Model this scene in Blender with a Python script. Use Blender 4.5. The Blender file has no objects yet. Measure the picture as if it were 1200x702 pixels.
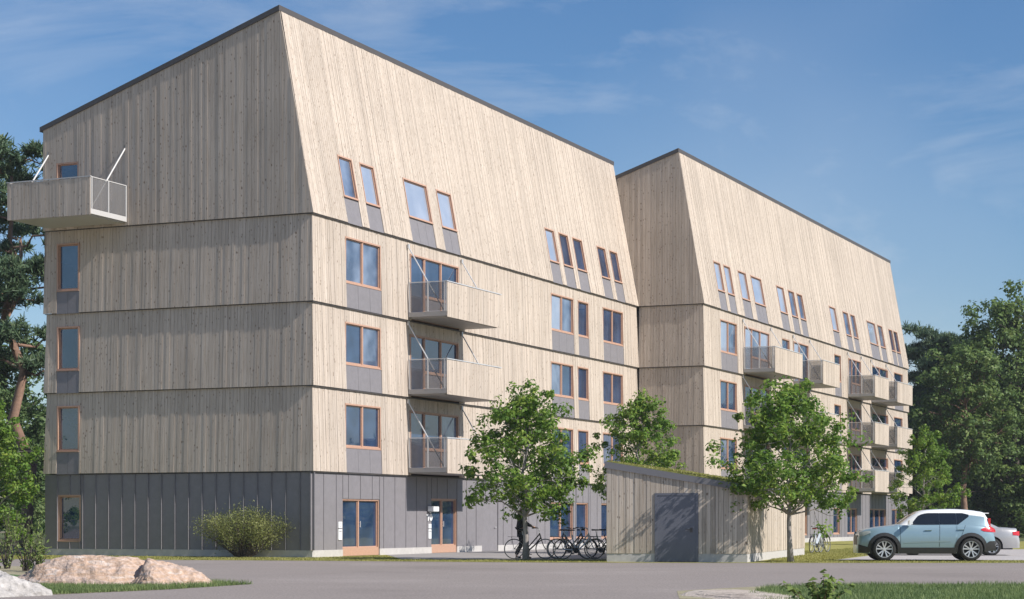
import bpy, math, random
import numpy as np
from mathutils import Vector, Matrix

S = bpy.context.scene
COL = S.collection
PI = math.pi

# ------------------------------------------------------------------ camera
cd = bpy.data.cameras.new('camera')
cam = bpy.data.objects.new('camera', cd)
COL.objects.link(cam)
EYE = 1.2972
cam.location = (0, 0, EYE)
cam.rotation_euler = (PI / 2, 0, 0)
cd.sensor_width = 36.0
cd.lens = 36.0 * 2318.5 / 1200.0
cd.shift_y = (609.56 - 351.0) / 1200.0
cd.clip_start, cd.clip_end = 0.5, 9000
S.camera = cam

# ------------------------------------------------------------------ light and sky
SUN_EL, SUN_AZ = math.radians(39.0), math.radians(117.0)   # azimuth clockwise from +Y
sd = bpy.data.lights.new('sun', 'SUN')
sd.energy, sd.angle, sd.color = 4.7, math.radians(0.5), (1.0, 0.95, 0.89)
sun = bpy.data.objects.new('sun', sd)
COL.objects.link(sun)
sv = Vector((math.sin(SUN_AZ) * math.cos(SUN_EL), math.cos(SUN_AZ) * math.cos(SUN_EL), math.sin(SUN_EL)))
sun.rotation_euler = sv.to_track_quat('Z', 'Y').to_euler()
sun.location = sv * 200

W = bpy.data.worlds.new('World')
S.world = W
W.use_nodes = True
wn, wl = W.node_tree.nodes, W.node_tree.links
wn.clear()
wo = wn.new('ShaderNodeOutputWorld')
bg = wn.new('ShaderNodeBackground')
bg.inputs[1].default_value = 0.086
sk = wn.new('ShaderNodeTexSky')
sk.sky_type = 'NISHITA'
sk.sun_disc = False
sk.sun_elevation, sk.sun_rotation = SUN_EL, SUN_AZ
sk.altitude, sk.air_density, sk.dust_density, sk.ozone_density = 0, 1.0, 0.5, 4.0
tc = wn.new('ShaderNodeTexCoord')
mp = wn.new('ShaderNodeMapping')
mp.inputs['Rotation'].default_value = (0, math.radians(24), 0)
mp.inputs['Location'].default_value = (3.07, 0.9, 0.92)
mp.inputs['Scale'].default_value = (5.5, 4.0, 15.0)
nz = wn.new('ShaderNodeTexNoise')
nz.inputs['Scale'].default_value = 1.0
nz.inputs['Detail'].default_value = 7
nz.inputs['Roughness'].default_value = 0.62
nz.inputs['Distortion'].default_value = 0.6
cr = wn.new('ShaderNodeValToRGB')
cr.color_ramp.elements[0].position, cr.color_ramp.elements[1].position = 0.50, 0.85
mx = wn.new('ShaderNodeMixRGB')
mx.inputs[2].default_value = (7.6, 7.8, 8.2, 1)
ml = wn.new('ShaderNodeMath'); ml.operation = 'MULTIPLY'; ml.inputs[1].default_value = 0.40
wl.new(tc.outputs['Generated'], mp.inputs[0]); wl.new(mp.outputs[0], nz.inputs['Vector'])
wl.new(nz.outputs[0], cr.inputs[0]); wl.new(cr.outputs[0], ml.inputs[0]); wl.new(ml.outputs[0], mx.inputs[0])
hs = wn.new('ShaderNodeHueSaturation'); hs.inputs['Saturation'].default_value = 1.16; hs.inputs['Hue'].default_value = 0.50
wl.new(sk.outputs[0], hs.inputs['Color']); tn = wn.new('ShaderNodeMixRGB'); tn.blend_type = 'MULTIPLY'; tn.inputs[0].default_value = 1.0; tn.inputs[2].default_value = (0.97, 0.98, 1.03, 1)
wl.new(hs.outputs[0], tn.inputs[1]); wl.new(tn.outputs[0], mx.inputs[1]); vm = wn.new('ShaderNodeMapping'); vm.inputs['Location'].default_value = (5.2, 2.8, 0.0); vm.inputs['Scale'].default_value = (2.6, 2.6, 3.2)
vz = wn.new('ShaderNodeTexNoise'); vz.inputs['Scale'].default_value = 1.0; vz.inputs['Detail'].default_value = 3.0
vr = wn.new('ShaderNodeMapRange'); vr.inputs['From Min'].default_value, vr.inputs['From Max'].default_value = 0.42, 0.66
vr.inputs['To Max'].default_value = 0.26
vx = wn.new('ShaderNodeMixRGB'); vx.inputs[2].default_value = (7.0, 7.6, 8.4, 1)          # a thin high veil of cirrus
wl.new(tc.outputs['Generated'], vm.inputs[0]); wl.new(vm.outputs[0], vz.inputs['Vector']); wl.new(vz.outputs[0], vr.inputs[0])
wl.new(vr.outputs[0], vx.inputs[0]); wl.new(mx.outputs[0], vx.inputs[1]); wl.new(vx.outputs[0], bg.inputs[0]); wl.new(bg.outputs[0], wo.inputs[0])

S.view_settings.view_transform = 'Standard'
S.view_settings.look = 'None'
S.view_settings.exposure = 0.35
S.view_settings.gamma = 1.0
S.render.engine = 'CYCLES'
S.cycles.max_bounces = 6
S.cycles.transparent_max_bounces = 12
S.cycles.use_denoising = True

# ------------------------------------------------------------------ materials
def mat(name):
    m = bpy.data.materials.new(name)
    m.use_nodes = True
    nt = m.node_tree
    return m, nt.nodes, nt.links, nt.nodes['Principled BSDF']

def N(nodes, t, **kw):
    n = nodes.new(t)
    for k, v in kw.items():
        if k.startswith('i_'):
            n.inputs[k[2:]].default_value = v
        else:
            setattr(n, k, v)
    return n

def plain(name, col, rough=0.5, metal=0.0, spec=0.5, var=0.0, vscale=8.0, coat=0.0):
    m, n, l, b = mat(name)
    b.inputs['Base Color'].default_value = (*col, 1)
    b.inputs['Roughness'].default_value = rough
    b.inputs['Metallic'].default_value = metal
    b.inputs['Specular IOR Level'].default_value = spec
    b.inputs['Coat Weight'].default_value = coat
    b.inputs['Coat Roughness'].default_value = 0.05
    if var:
        t = N(n, 'ShaderNodeTexCoord')
        z = N(n, 'ShaderNodeTexNoise', i_Scale=vscale, i_Detail=6.0, i_Roughness=0.65)
        r = N(n, 'ShaderNodeValToRGB')
        r.color_ramp.elements[0].position, r.color_ramp.elements[1].position = 0.25, 0.75
        r.color_ramp.elements[0].color = (*[c * (1 - var) for c in col], 1)
        r.color_ramp.elements[1].color = (*[min(1, c * (1 + var)) for c in col], 1)
        l.new(t.outputs['Object'], z.inputs['Vector']); l.new(z.outputs[0], r.inputs[0])
        l.new(r.outputs[0], b.inputs['Base Color'])
        bp = N(n, 'ShaderNodeBump', i_Strength=0.15, i_Distance=0.02)
        l.new(z.outputs[0], bp.inputs['Height']); l.new(bp.outputs[0], b.inputs['Normal'])
    return m

def wood_cladding(name, c0, c1, c2, tone=(0.78, 1.12)):
    """weathered upright spruce boards: grain streaks, knots, one tone per board"""
    m, n, l, b = mat(name)
    t = N(n, 'ShaderNodeTexCoord'); g = N(n, 'ShaderNodeNewGeometry')
    off = N(n, 'ShaderNodeVectorMath', operation='SCALE'); off.inputs[0].default_value = (37.0, 61.0, 23.0)
    l.new(g.outputs['Random Per Island'], off.inputs['Scale'])
    add = N(n, 'ShaderNodeVectorMath', operation='ADD')
    l.new(t.outputs['Object'], add.inputs[0]); l.new(off.outputs[0], add.inputs[1])
    mp1 = N(n, 'ShaderNodeMapping'); mp1.inputs['Scale'].default_value = (24, 24, 0.8)
    l.new(add.outputs[0], mp1.inputs[0])
    gr = N(n, 'ShaderNodeTexNoise', i_Scale=1.0, i_Detail=5.0, i_Roughness=0.62, i_Distortion=0.5)
    l.new(mp1.outputs[0], gr.inputs['Vector'])
    rp = N(n, 'ShaderNodeValToRGB')
    e = rp.color_ramp.elements
    e[0].position, e[0].color = 0.28, (*c0, 1)
    e[1].position, e[1].color = 0.72, (*c2, 1)
    k = e.new(0.5); k.color = (*c1, 1)
    l.new(gr.outputs[0], rp.inputs[0])
    # board tone
    tr = N(n, 'ShaderNodeMapRange'); tr.inputs['To Min'].default_value, tr.inputs['To Max'].default_value = tone
    l.new(g.outputs['Random Per Island'], tr.inputs[0])
    # large weather patches
    pz = N(n, 'ShaderNodeTexNoise', i_Scale=0.35, i_Detail=3.0)
    l.new(t.outputs['Object'], pz.inputs['Vector'])
    pr = N(n, 'ShaderNodeMapRange'); pr.inputs['To Min'].default_value, pr.inputs['To Max'].default_value = 0.82, 1.16
    l.new(pz.outputs[0], pr.inputs[0])
    mm = N(n, 'ShaderNodeMath', operation='MULTIPLY'); l.new(tr.outputs[0], mm.inputs[0]); l.new(pr.outputs[0], mm.inputs[1])
    sc = N(n, 'ShaderNodeVectorMath', operation='SCALE'); l.new(rp.outputs[0], sc.inputs[0]); l.new(mm.outputs[0], sc.inputs['Scale'])
    # knots, large and small, some of them faint
    last = sc.outputs[0]
    for scl, lo_, hi_, kc in (((5.0, 5.0, 2.8), 0.08, 0.16, (0.16, 0.115, 0.085, 1)), ((8.5, 8.5, 4.6), 0.10, 0.24, (0.20, 0.145, 0.105, 1))):
        mp2 = N(n, 'ShaderNodeMapping'); mp2.inputs['Scale'].default_value = scl
        l.new(add.outputs[0], mp2.inputs[0])
        vo = N(n, 'ShaderNodeTexVoronoi', i_Scale=1.0, i_Randomness=1.0)
        l.new(mp2.outputs[0], vo.inputs['Vector'])
        kr = N(n, 'ShaderNodeMapRange'); kr.inputs['From Min'].default_value, kr.inputs['From Max'].default_value = lo_, hi_
        kr.inputs['To Min'].default_value, kr.inputs['To Max'].default_value = 1.0, 0.0
        l.new(vo.outputs['Distance'], kr.inputs[0])
        sx_ = N(n, 'ShaderNodeSeparateColor'); l.new(vo.outputs['Color'], sx_.inputs[0])
        kk = N(n, 'ShaderNodeMath', operation='MULTIPLY'); l.new(kr.outputs[0], kk.inputs[0]); l.new(sx_.outputs[0], kk.inputs[1])
        km = N(n, 'ShaderNodeMixRGB'); km.inputs[2].default_value = kc
        l.new(kk.outputs[0], km.inputs[0]); l.new(last, km.inputs[1]); last = km.outputs[0]
    l.new(km.outputs[0], b.inputs['Base Color'])
    b.inputs['Roughness'].default_value = 0.8
    b.inputs['Specular IOR Level'].default_value = 0.2
    bp = N(n, 'ShaderNodeBump', i_Strength=0.25, i_Distance=0.01)
    l.new(gr.outputs[0], bp.inputs['Height']); l.new(bp.outputs[0], b.inputs['Normal'])
    return m

def leaf_mat(name, c0, c1, c2, trans=0.35):
    m, n, l, b = mat(name)
    g = N(n, 'ShaderNodeNewGeometry'); t = N(n, 'ShaderNodeTexCoord')
    z = N(n, 'ShaderNodeTexNoise', i_Scale=0.9, i_Detail=2.0)
    l.new(t.outputs['Object'], z.inputs['Vector'])
    a = N(n, 'ShaderNodeMath', operation='MULTIPLY_ADD'); a.inputs[1].default_value = 0.55
    l.new(g.outputs['Random Per Island'], a.inputs[0])
    s2 = N(n, 'ShaderNodeMath', operation='MULTIPLY_ADD'); s2.inputs[1].default_value = 0.9; s2.inputs[2].default_value = -0.22
    l.new(z.outputs[0], s2.inputs[0]); l.new(s2.outputs[0], a.inputs[2])
    r = N(n, 'ShaderNodeValToRGB')
    e = r.color_ramp.elements
    e[0].position, e[0].color = 0.1, (*c0, 1)
    e[1].position, e[1].color = 0.92, (*c2, 1)
    k = e.new(0.55); k.color = (*c1, 1)
    l.new(a.outputs[0], r.inputs[0])
    l.new(r.outputs[0], b.inputs['Base Color'])
    b.inputs['Roughness'].default_value = 0.55
    b.inputs['Specular IOR Level'].default_value = 0.3
    tl = N(n, 'ShaderNodeBsdfTranslucent'); l.new(r.outputs[0], tl.inputs[0])
    mix = N(n, 'ShaderNodeMixShader'); mix.inputs[0].default_value = trans
    o = n['Material Output']
    l.new(b.outputs[0], mix.inputs[1]); l.new(tl.outputs[0], mix.inputs[2]); l.new(mix.outputs[0], o.inputs[0])
    return m

def ramp_noise(name, stops, scale, rough=0.9, detail=8.0, bump=0.3, dist=0.02, spec=0.25, fine=None, mapping=(1, 1, 1)):
    m, n, l, b = mat(name)
    t = N(n, 'ShaderNodeTexCoord')
    mp = N(n, 'ShaderNodeMapping'); mp.inputs['Scale'].default_value = mapping
    l.new(t.outputs['Object'], mp.inputs[0])
    z = N(n, 'ShaderNodeTexNoise', i_Scale=scale, i_Detail=detail, i_Roughness=0.65)
    l.new(mp.outputs[0], z.inputs['Vector'])
    r = N(n, 'ShaderNodeValToRGB')
    e = r.color_ramp.elements
    e[0].position, e[0].color = stops[0][0], (*stops[0][1], 1)
    e[1].position, e[1].color = stops[-1][0], (*stops[-1][1], 1)
    for p, c in stops[1:-1]:
        k = e.new(p); k.color = (*c, 1)
    l.new(z.outputs[0], r.inputs[0])
    src = r.outputs[0]; hsrc = z.outputs[0]
    if fine:
        f = N(n, 'ShaderNodeTexNoise', i_Scale=fine[0], i_Detail=3.0)
        l.new(t.outputs['Object'], f.inputs['Vector'])
        fr = N(n, 'ShaderNodeMapRange'); fr.inputs['From Min'].default_value, fr.inputs['From Max'].default_value = 0.3, 0.7
        fr.inputs['To Min'].default_value, fr.inputs['To Max'].default_value = 1 - fine[1], 1 + fine[1]
        l.new(f.outputs[0], fr.inputs[0])
        sc = N(n, 'ShaderNodeVectorMath', operation='SCALE')
        l.new(src, sc.inputs[0]); l.new(fr.outputs[0], sc.inputs['Scale'])
        src = sc.outputs[0]; hsrc = f.outputs[0]
    l.new(src, b.inputs['Base Color'])
    b.inputs['Roughness'].default_value = rough
    b.inputs['Specular IOR Level'].default_value = spec
    bp = N(n, 'ShaderNodeBump', i_Strength=bump, i_Distance=dist)
    l.new(hsrc, bp.inputs['Height']); l.new(bp.outputs[0], b.inputs['Normal'])
    return m

def glass_mat(name='window_glass', c0=(0.010, 0.026, 0.065), c1=(0.035, 0.07, 0.145)):
    """dark insulating glass: blue-black room behind, mirror film of the sky in front; each pane a little different"""
    m, n, l, b = mat(name)
    t = N(n, 'ShaderNodeTexCoord'); oi = N(n, 'ShaderNodeObjectInfo')
    sc = N(n, 'ShaderNodeVectorMath', operation='SCALE'); sc.inputs[0].default_value = (9.0, 5.0, 7.0)
    l.new(oi.outputs['Random'], sc.inputs['Scale'])
    ad = N(n, 'ShaderNodeVectorMath', operation='ADD'); l.new(t.outputs['Object'], ad.inputs[0]); l.new(sc.outputs[0], ad.inputs[1])
    z = N(n, 'ShaderNodeTexNoise', i_Scale=1.1, i_Detail=2.0); l.new(ad.outputs[0], z.inputs['Vector'])
    r = N(n, 'ShaderNodeValToRGB')
    r.color_ramp.elements[0].position, r.color_ramp.elements[0].color = 0.35, (*c0, 1)
    r.color_ramp.elements[1].position, r.color_ramp.elements[1].color = 0.75, (*c1, 1)
    l.new(z.outputs[0], r.inputs[0]); l.new(r.outputs[0], b.inputs['Base Color'])
    b.inputs['Roughness'].default_value = 0.02
    b.inputs['IOR'].default_value = 2.3
    z2 = N(n, 'ShaderNodeTexNoise', i_Scale=0.8, i_Detail=1.0); l.new(ad.outputs[0], z2.inputs['Vector'])
    bp = N(n, 'ShaderNodeBump', i_Strength=0.05, i_Distance=0.05)
    l.new(z2.outputs[0], bp.inputs['Height']); l.new(bp.outputs[0], b.inputs['Normal'])
    return m

def mesh_screen(name, col, alpha):
    m, n, l, b = mat(name)
    b.inputs['Base Color'].default_value = (*col, 1)
    b.inputs['Roughness'].default_value = 0.5
    b.inputs['Alpha'].default_value = alpha
    return m

M = {}
M['wood'] = wood_cladding('spruce_boards', (0.385, 0.315, 0.25), (0.49, 0.415, 0.345), (0.56, 0.49, 0.42), tone=(0.90, 1.07))
M['wood_back'] = plain('dark_backing', (0.05, 0.042, 0.036), 0.95)
M['shed_wood'] = wood_cladding('shed_boards', (0.34, 0.28, 0.22), (0.51, 0.435, 0.355), (0.60, 0.53, 0.45), tone=(0.76, 1.12))
M['panel'] = plain('fibre_cement_panel', (0.20, 0.188, 0.198), 0.62, var=0.10, vscale=5.0)
M['frame'] = plain('oiled_pine_frame', (0.45, 0.275, 0.195), 0.55, var=0.15, vscale=12.0)
M['metal_dark'] = plain('dark_sheet_metal', (0.075, 0.068, 0.066), 0.55, 0.0)
M['concrete'] = plain('pale_concrete', (0.46, 0.44, 0.42), 0.9, var=0.12, vscale=6.0)
M['slab'] = plain('balcony_steel', (0.34, 0.33, 0.325), 0.55, 0.0, var=0.05)
M['steel'] = plain('galvanised_steel', (0.62, 0.62, 0.62), 0.42, 0.35)
M['white_metal'] = plain('white_painted_steel', (0.50, 0.49, 0.48), 0.45)
M['white'] = plain('white_plastic', (0.82, 0.82, 0.82), 0.5)
M['glass'] = glass_mat()
M['glass_sky_painted'] = glass_mat('glass_with_painted_sky', (0.26, 0.31, 0.40), (0.34, 0.385, 0.47))      # bright sky reflection painted into the pane colour
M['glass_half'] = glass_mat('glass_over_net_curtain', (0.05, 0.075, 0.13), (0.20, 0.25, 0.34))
M['screen'] = mesh_screen('fine_wire_mesh', (0.20, 0.195, 0.195), 0.42)
M['door_metal'] = plain('blue_grey_door_paint', (0.125, 0.13, 0.155), 0.5, var=0.06, vscale=3.0)
M['black'] = plain('black_plastic', (0.025, 0.025, 0.027), 0.55)
M['rubber'] = plain('tyre_rubber', (0.02, 0.02, 0.02), 0.85)
M['alloy'] = plain('machined_alloy', (0.66, 0.66, 0.67), 0.3, 0.6)
M['car_blue'] = plain('pale_blue_car_paint', (0.26, 0.375, 0.435), 0.32, 0.3, coat=0.5)
M['car_white'] = plain('white_car_paint', (0.80, 0.80, 0.79), 0.3, 0.0, coat=0.8)
M['car_silver'] = plain('silver_car_paint', (0.42, 0.415, 0.415), 0.35, 0.3, coat=0.6)
M['car_glass'] = plain('tinted_car_glass', (0.012, 0.015, 0.02), 0.03, 0.0, 0.7)
M['lamp_red'] = plain('red_lamp_lens', (0.55, 0.02, 0.025), 0.2, coat=0.6)
M['lamp_clear'] = plain('clear_lamp_lens', (0.6, 0.62, 0.64), 0.15, 0.3, coat=0.6)
M['asphalt'] = ramp_noise('worn_asphalt', [(0.25, (0.19, 0.164, 0.150)), (0.42, (0.242, 0.210, 0.193)), (0.55, (0.254, 0.221, 0.203)), (0.75, (0.305, 0.268, 0.248))], 0.16, 0.95, 9, 0.5, 0.01, fine=(22.0, 0.30))
M['paving'] = ramp_noise('grey_paving', [(0.3, (0.25, 0.235, 0.225)), (0.7, (0.32, 0.30, 0.29))], 0.6, 0.9, 6, 0.3, 0.01, fine=(22.0, 0.14))
M['parking'] = ramp_noise('pale_parking_paving', [(0.3, (0.36, 0.335, 0.325)), (0.7, (0.44, 0.415, 0.40))], 0.5, 0.9, 6, 0.3, 0.01, fine=(20.0, 0.12))
M['turf'] = ramp_noise('mossy_turf', [(0.3, (0.17, 0.16, 0.045)), (0.5, (0.26, 0.25, 0.065)), (0.72, (0.36, 0.32, 0.12))], 0.7, 0.95, 8, 0.6, 0.03, fine=(14.0, 0.25))
M['soil'] = ramp_noise('grassy_earth', [(0.3, (0.055, 0.075, 0.025)), (0.7, (0.12, 0.13, 0.05))], 0.3, 0.95, 8, 0.5, 0.03, fine=(9.0, 0.3))
M['sand'] = ramp_noise('sandy_soil', [(0.3, (0.22, 0.19, 0.12)), (0.7, (0.36, 0.33, 0.22))], 1.6, 0.95, 8, 0.5, 0.02, fine=(30.0, 0.2))
M['grass_green'] = leaf_mat('green_grass', (0.09, 0.14, 0.05), (0.16, 0.22, 0.075), (0.30, 0.35, 0.14), 0.35)
M['lawn_green'] = ramp_noise('green_lawn', [(0.3, (0.06, 0.11, 0.04)), (0.7, (0.13, 0.19, 0.07))], 1.2, 0.95, 8, 0.5, 0.03, fine=(16.0, 0.3))
M['grass_yellow'] = leaf_mat('yellow_grass', (0.17, 0.17, 0.04), (0.27, 0.27, 0.07), (0.40, 0.36, 0.14), 0.3)
M['bark'] = plain('grey_bark', (0.30, 0.27, 0.255), 0.9, var=0.35, vscale=9.0)
M['pine_bark'] = plain('pine_bark', (0.22, 0.135, 0.095), 0.9, var=0.4, vscale=5.0)
M['dark_bark'] = plain('dark_bark', (0.075, 0.06, 0.05), 0.9, var=0.4, vscale=5.0)
M['leaf'] = leaf_mat('maple_leaves', (0.07, 0.155, 0.025), (0.17, 0.29, 0.045), (0.36, 0.44, 0.08), 0.46)
M['leaf_dark'] = leaf_mat('dark_leaves', (0.06, 0.115, 0.045), (0.11, 0.175, 0.062), (0.20, 0.26, 0.095), 0.4)
M['leaf_mid'] = leaf_mat('oak_leaves', (0.075, 0.14, 0.045), (0.14, 0.215, 0.06), (0.26, 0.33, 0.095), 0.42)
M['leaf_olive'] = leaf_mat('olive_leaves', (0.14, 0.165, 0.05), (0.24, 0.265, 0.085), (0.38, 0.38, 0.16), 0.35)
M['needle'] = leaf_mat('pine_needles', (0.05, 0.095, 0.055), (0.095, 0.155, 0.08), (0.18, 0.23, 0.11), 0.25)
M['weed'] = leaf_mat('weed_leaves', (0.11, 0.16, 0.05), (0.20, 0.27, 0.075), (0.36, 0.39, 0.16), 0.4)
M['rock_pink'] = ramp_noise('pink_granite', [(0.25, (0.15, 0.125, 0.11)), (0.36, (0.33, 0.235, 0.18)), (0.46, (0.46, 0.36, 0.305)), (0.55, (0.42, 0.285, 0.20)), (0.64, (0.53, 0.45, 0.40)), (0.8, (0.40, 0.34, 0.30))], 2.2, 0.85, 14, 1.0, 0.05, fine=(9.0, 0.22), mapping=(0.7, 0.9, 3.0))
M['rock_pale'] = ramp_noise('pale_granite', [(0.25, (0.24, 0.20, 0.17)), (0.5, (0.48, 0.41, 0.35)), (0.75, (0.56, 0.50, 0.44))], 2.0, 0.9, 12, 0.9, 0.04, fine=(26.0, 0.25))
M['rock_white'] = ramp_noise('white_quartz_rock', [(0.25, (0.15, 0.135, 0.12)), (0.42, (0.36, 0.34, 0.32)), (0.7, (0.48, 0.455, 0.43))], 2.0, 0.85, 12, 0.9, 0.05, fine=(12.0, 0.22), mapping=(0.8, 0.8, 2.5))
M['skin'] = plain('skin', (0.50, 0.30, 0.22), 0.6)
M['hair'] = plain('brown_hair', (0.11, 0.065, 0.04), 0.7)
M['coat'] = plain('black_cloth', (0.018, 0.018, 0.02), 0.85)
M['shoe'] = plain('black_leather', (0.02, 0.018, 0.016), 0.5)
M['saddle_brown'] = plain('brown_leather', (0.12, 0.05, 0.03), 0.6)
M['bike_black'] = plain('black_bike_paint', (0.025, 0.025, 0.028), 0.35, coat=0.5)
M['bike_white'] = plain('pale_blue_bike_paint', (0.55, 0.60, 0.66), 0.35, coat=0.5)
M['bike_green'] = plain('grey_green_bike_paint', (0.12, 0.20, 0.17), 0.35, coat=0.5)
M['bike_red'] = plain('red_bike_paint', (0.42, 0.05, 0.05), 0.35, coat=0.5)
M['bike_blue'] = plain('dark_blue_bike_paint', (0.05, 0.10, 0.18), 0.35, coat=0.5)
M['sedum'] = ramp_noise('sedum_roof', [(0.3, (0.14, 0.16, 0.04)), (0.7, (0.33, 0.33, 0.10))], 2.0, 0.95, 6, 0.8, 0.05)

# ------------------------------------------------------------------ mesh helpers
class MB:
    def __init__(s):
        s.v, s.f, s.m = [], [], []
    def quad(s, *p, mi=0):
        i = len(s.v)
        s.v += [tuple(q) for q in p]
        s.f.append(tuple(range(i, i + len(p)))); s.m.append(mi)
    def hexa(s, p, mi=0, skip=()):
        """p: 4 base points then the 4 above them (both counter-clockwise seen from the top)"""
        i = len(s.v)
        s.v += [tuple(q) for q in p]
        fs = [(3, 2, 1, 0), (4, 5, 6, 7), (0, 1, 5, 4), (1, 2, 6, 5), (2, 3, 7, 6), (3, 0, 4, 7)]
        for k, f in enumerate(fs):
            if k not in skip:
                s.f.append(tuple(i + a for a in f)); s.m.append(mi)
    def bx(s, x0, x1, y0, y1, z0, z1, mi=0):
        s.hexa([(x0, y0, z0), (x1, y0, z0), (x1, y1, z0), (x0, y1, z0), (x0, y0, z1), (x1, y0, z1), (x1, y1, z1), (x0, y1, z1)], mi)
    def tube(s, pts, rad, n=8, mi=0, cap=True):
        pts = [Vector(p) for p in pts]
        if not isinstance(rad, (list, tuple)):
            rad = [rad] * len(pts)
        i0 = len(s.v)
        ref = Vector((0.13, 0.29, 1)) if abs((pts[-1] - pts[0]).normalized().z) < 0.9 else Vector((1, 0.2, 0.1))
        for k, p in enumerate(pts):
            d = (pts[min(k + 1, len(pts) - 1)] - pts[max(k - 1, 0)]).normalized()
            a = d.cross(ref).normalized(); b = d.cross(a)
            for j in range(n):
                t = 2 * PI * j / n
                s.v.append(tuple(p + (a * math.cos(t) + b * math.sin(t)) * rad[k]))
        for k in range(len(pts) - 1):
            for j in range(n):
                q = i0 + k * n
                s.f.append((q + j, q + (j + 1) % n, q + n + (j + 1) % n, q + n + j)); s.m.append(mi)
        if cap:
            s.f.append(tuple(i0 + j for j in reversed(range(n)))); s.m.append(mi)
            q = i0 + (len(pts) - 1) * n
            s.f.append(tuple(q + j for j in range(n))); s.m.append(mi)
    def lathe(s, prof, c=(0, 0, 0), axis='y', n=24, mi=0, closed=False):
        """prof: (radius, offset along the axis)"""
        i0 = len(s.v); m = len(prof)
        for j in range(n):
            t = 2 * PI * j / n
            for r, o in prof:
                a, b = r * math.cos(t), r * math.sin(t)
                s.v.append((c[0] + a, c[1] + o, c[2] + b) if axis == 'y' else (c[0] + a, c[1] + b, c[2] + o))
        for j in range(n):
            for k in range(m if closed else m - 1):
                a, b = i0 + j * m + k, i0 + j * m + (k + 1) % m
                c2, d = i0 + ((j + 1) % n) * m + (k + 1) % m, i0 + ((j + 1) % n) * m + k
                s.f.append((a, b, c2, d)); s.m.append(mi)
    def mesh(s, name, mats, smooth=False):
        me = bpy.data.meshes.new(name)
        me.from_pydata(s.v, [], s.f)
        for m in (mats if isinstance(mats, (list, tuple)) else [mats]):
            me.materials.append(m)
        me.polygons.foreach_set('material_index', s.m)
        if smooth:
            me.polygons.foreach_set('use_smooth', [True] * len(s.f))
        me.update()
        return me
    def build(s, name, mats, parent=None, smooth=False):
        return link(name, s.mesh(name, mats, smooth), parent)

def link(name, me, parent=None, mw=None):
    o = bpy.data.objects.new(name, me)
    COL.objects.link(o)
    if parent is not None:
        o.parent = parent
    if mw is not None:
        o.matrix_local = mw
    return o

def tag(o, label=None, cat=None, group=None, kind=None):
    if label: o['label'] = label
    if cat: o['category'] = cat
    if group: o['group'] = group
    if kind: o['kind'] = kind
    return o

def thing(name, label, cat, loc=(0, 0, 0), rz=0.0, group=None):
    o = bpy.data.objects.new(name, None)
    o.empty_display_size = 0.3
    COL.objects.link(o)
    o.location = loc; o.rotation_euler = (0, 0, rz)
    return tag(o, label, cat, group)

def copy_tree(o, parent=None):
    c = o.copy(); COL.objects.link(c)
    if parent is not None:
        c.parent = parent
    for ch in list(o.children):
        copy_tree(ch, c)
    return c

def np_mesh(name, verts, faces, material, k=4):
    """fast mesh from arrays: verts (n,3), faces (m,k)"""
    me = bpy.data.meshes.new(name)
    n, m = len(verts), len(faces)
    me.vertices.add(n); me.vertices.foreach_set('co', np.asarray(verts, np.float32).ravel())
    me.loops.add(m * k); me.loops.foreach_set('vertex_index', np.asarray(faces, np.int32).ravel())
    me.polygons.add(m)
    me.polygons.foreach_set('loop_start', np.arange(0, m * k, k, dtype=np.int32))
    me.polygons.foreach_set('loop_total', np.full(m, k, np.int32))
    me.materials.append(material)
    me.update(calc_edges=True)
    return me

def sheet(name, pts, z, material, kind='structure'):
    m = MB(); m.quad(*[(x, y, z) for x, y in pts])
    return tag(m.build(name, material), kind=kind)

# ------------------------------------------------------------------ the ground
TH = 0.4129                                                   # heading of the long facades
U = Vector((math.sin(TH), math.cos(TH), 0)); V = Vector((-math.cos(TH), math.sin(TH), 0))
C0 = Vector((-6.8552, 68.2205, 0))                            # near corner of the first block
def fac(u, v=0.0, z=0.0):
    return C0 + U * u + V * v + Vector((0, 0, z))
RZ = PI / 2 - TH
sheet('ground', [(-3000, -60), (3000, -60), (3000, 6000), (-3000, 6000)], 0.0, M['soil'])
sheet('asphalt_road', [(-160, -40), (160, -40), (160, 60.0), (9, 59.6), (1, 60.2), (-6.6, 62.9), (-14, 64.9), (-40, 71), (-160, 100)], 0.006, M['asphalt'])
p0, p1 = fac(6.2, 0.4), fac(33.2, 0.4)
sheet('entrance_paving', [(-3.6, 64.9), (3.4, 64.3), (8.0, 80.0), tuple(p1[:2]), tuple(p0[:2])], 0.012, M['paving'])
p2 = fac(6.2, 0.4); p3 = fac(0, 12.5); p4 = fac(-0.0, 0.4)
sheet('grass_verge', [(-40, 71.05), (-14, 64.95), (-6.6, 62.95), (1, 60.25), (3.2, 60.2), (3.4, 64.25), (-3.6, 64.85), tuple(p2[:2]), tuple(p4[:2]), tuple(p3[:2]), (-40, 80)], 0.010, M['turf'])
sheet('lawn', [(2.6, 60.2), (9, 59.65), (160, 60.05), (160, 96), tuple((fac(60, -3.0))[:2]), tuple((fac(33, -3.0))[:2]), (8.1, 80)], 0.008, M['turf'])
sheet('parking_bay', [(10.3, 63.4), (60, 63.0), (60, 86), (19.5, 87), (12.9, 71.4)], 0.016, M['parking'])
sheet('sandy_border', [(-5.3, 39.9), (-6.4, 36.8), (-9, 32.5), (-14, 28), (-40, 20), (-40, 66), (-13, 55)], 0.010, M['sand'])
sheet('sandy_border', [(3.0, 36.0), (4.6, 38.2), (6.3, 39.55), (60, 39.6), (60, 15), (1.5, 15)], 0.010, M['sand'])

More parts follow.
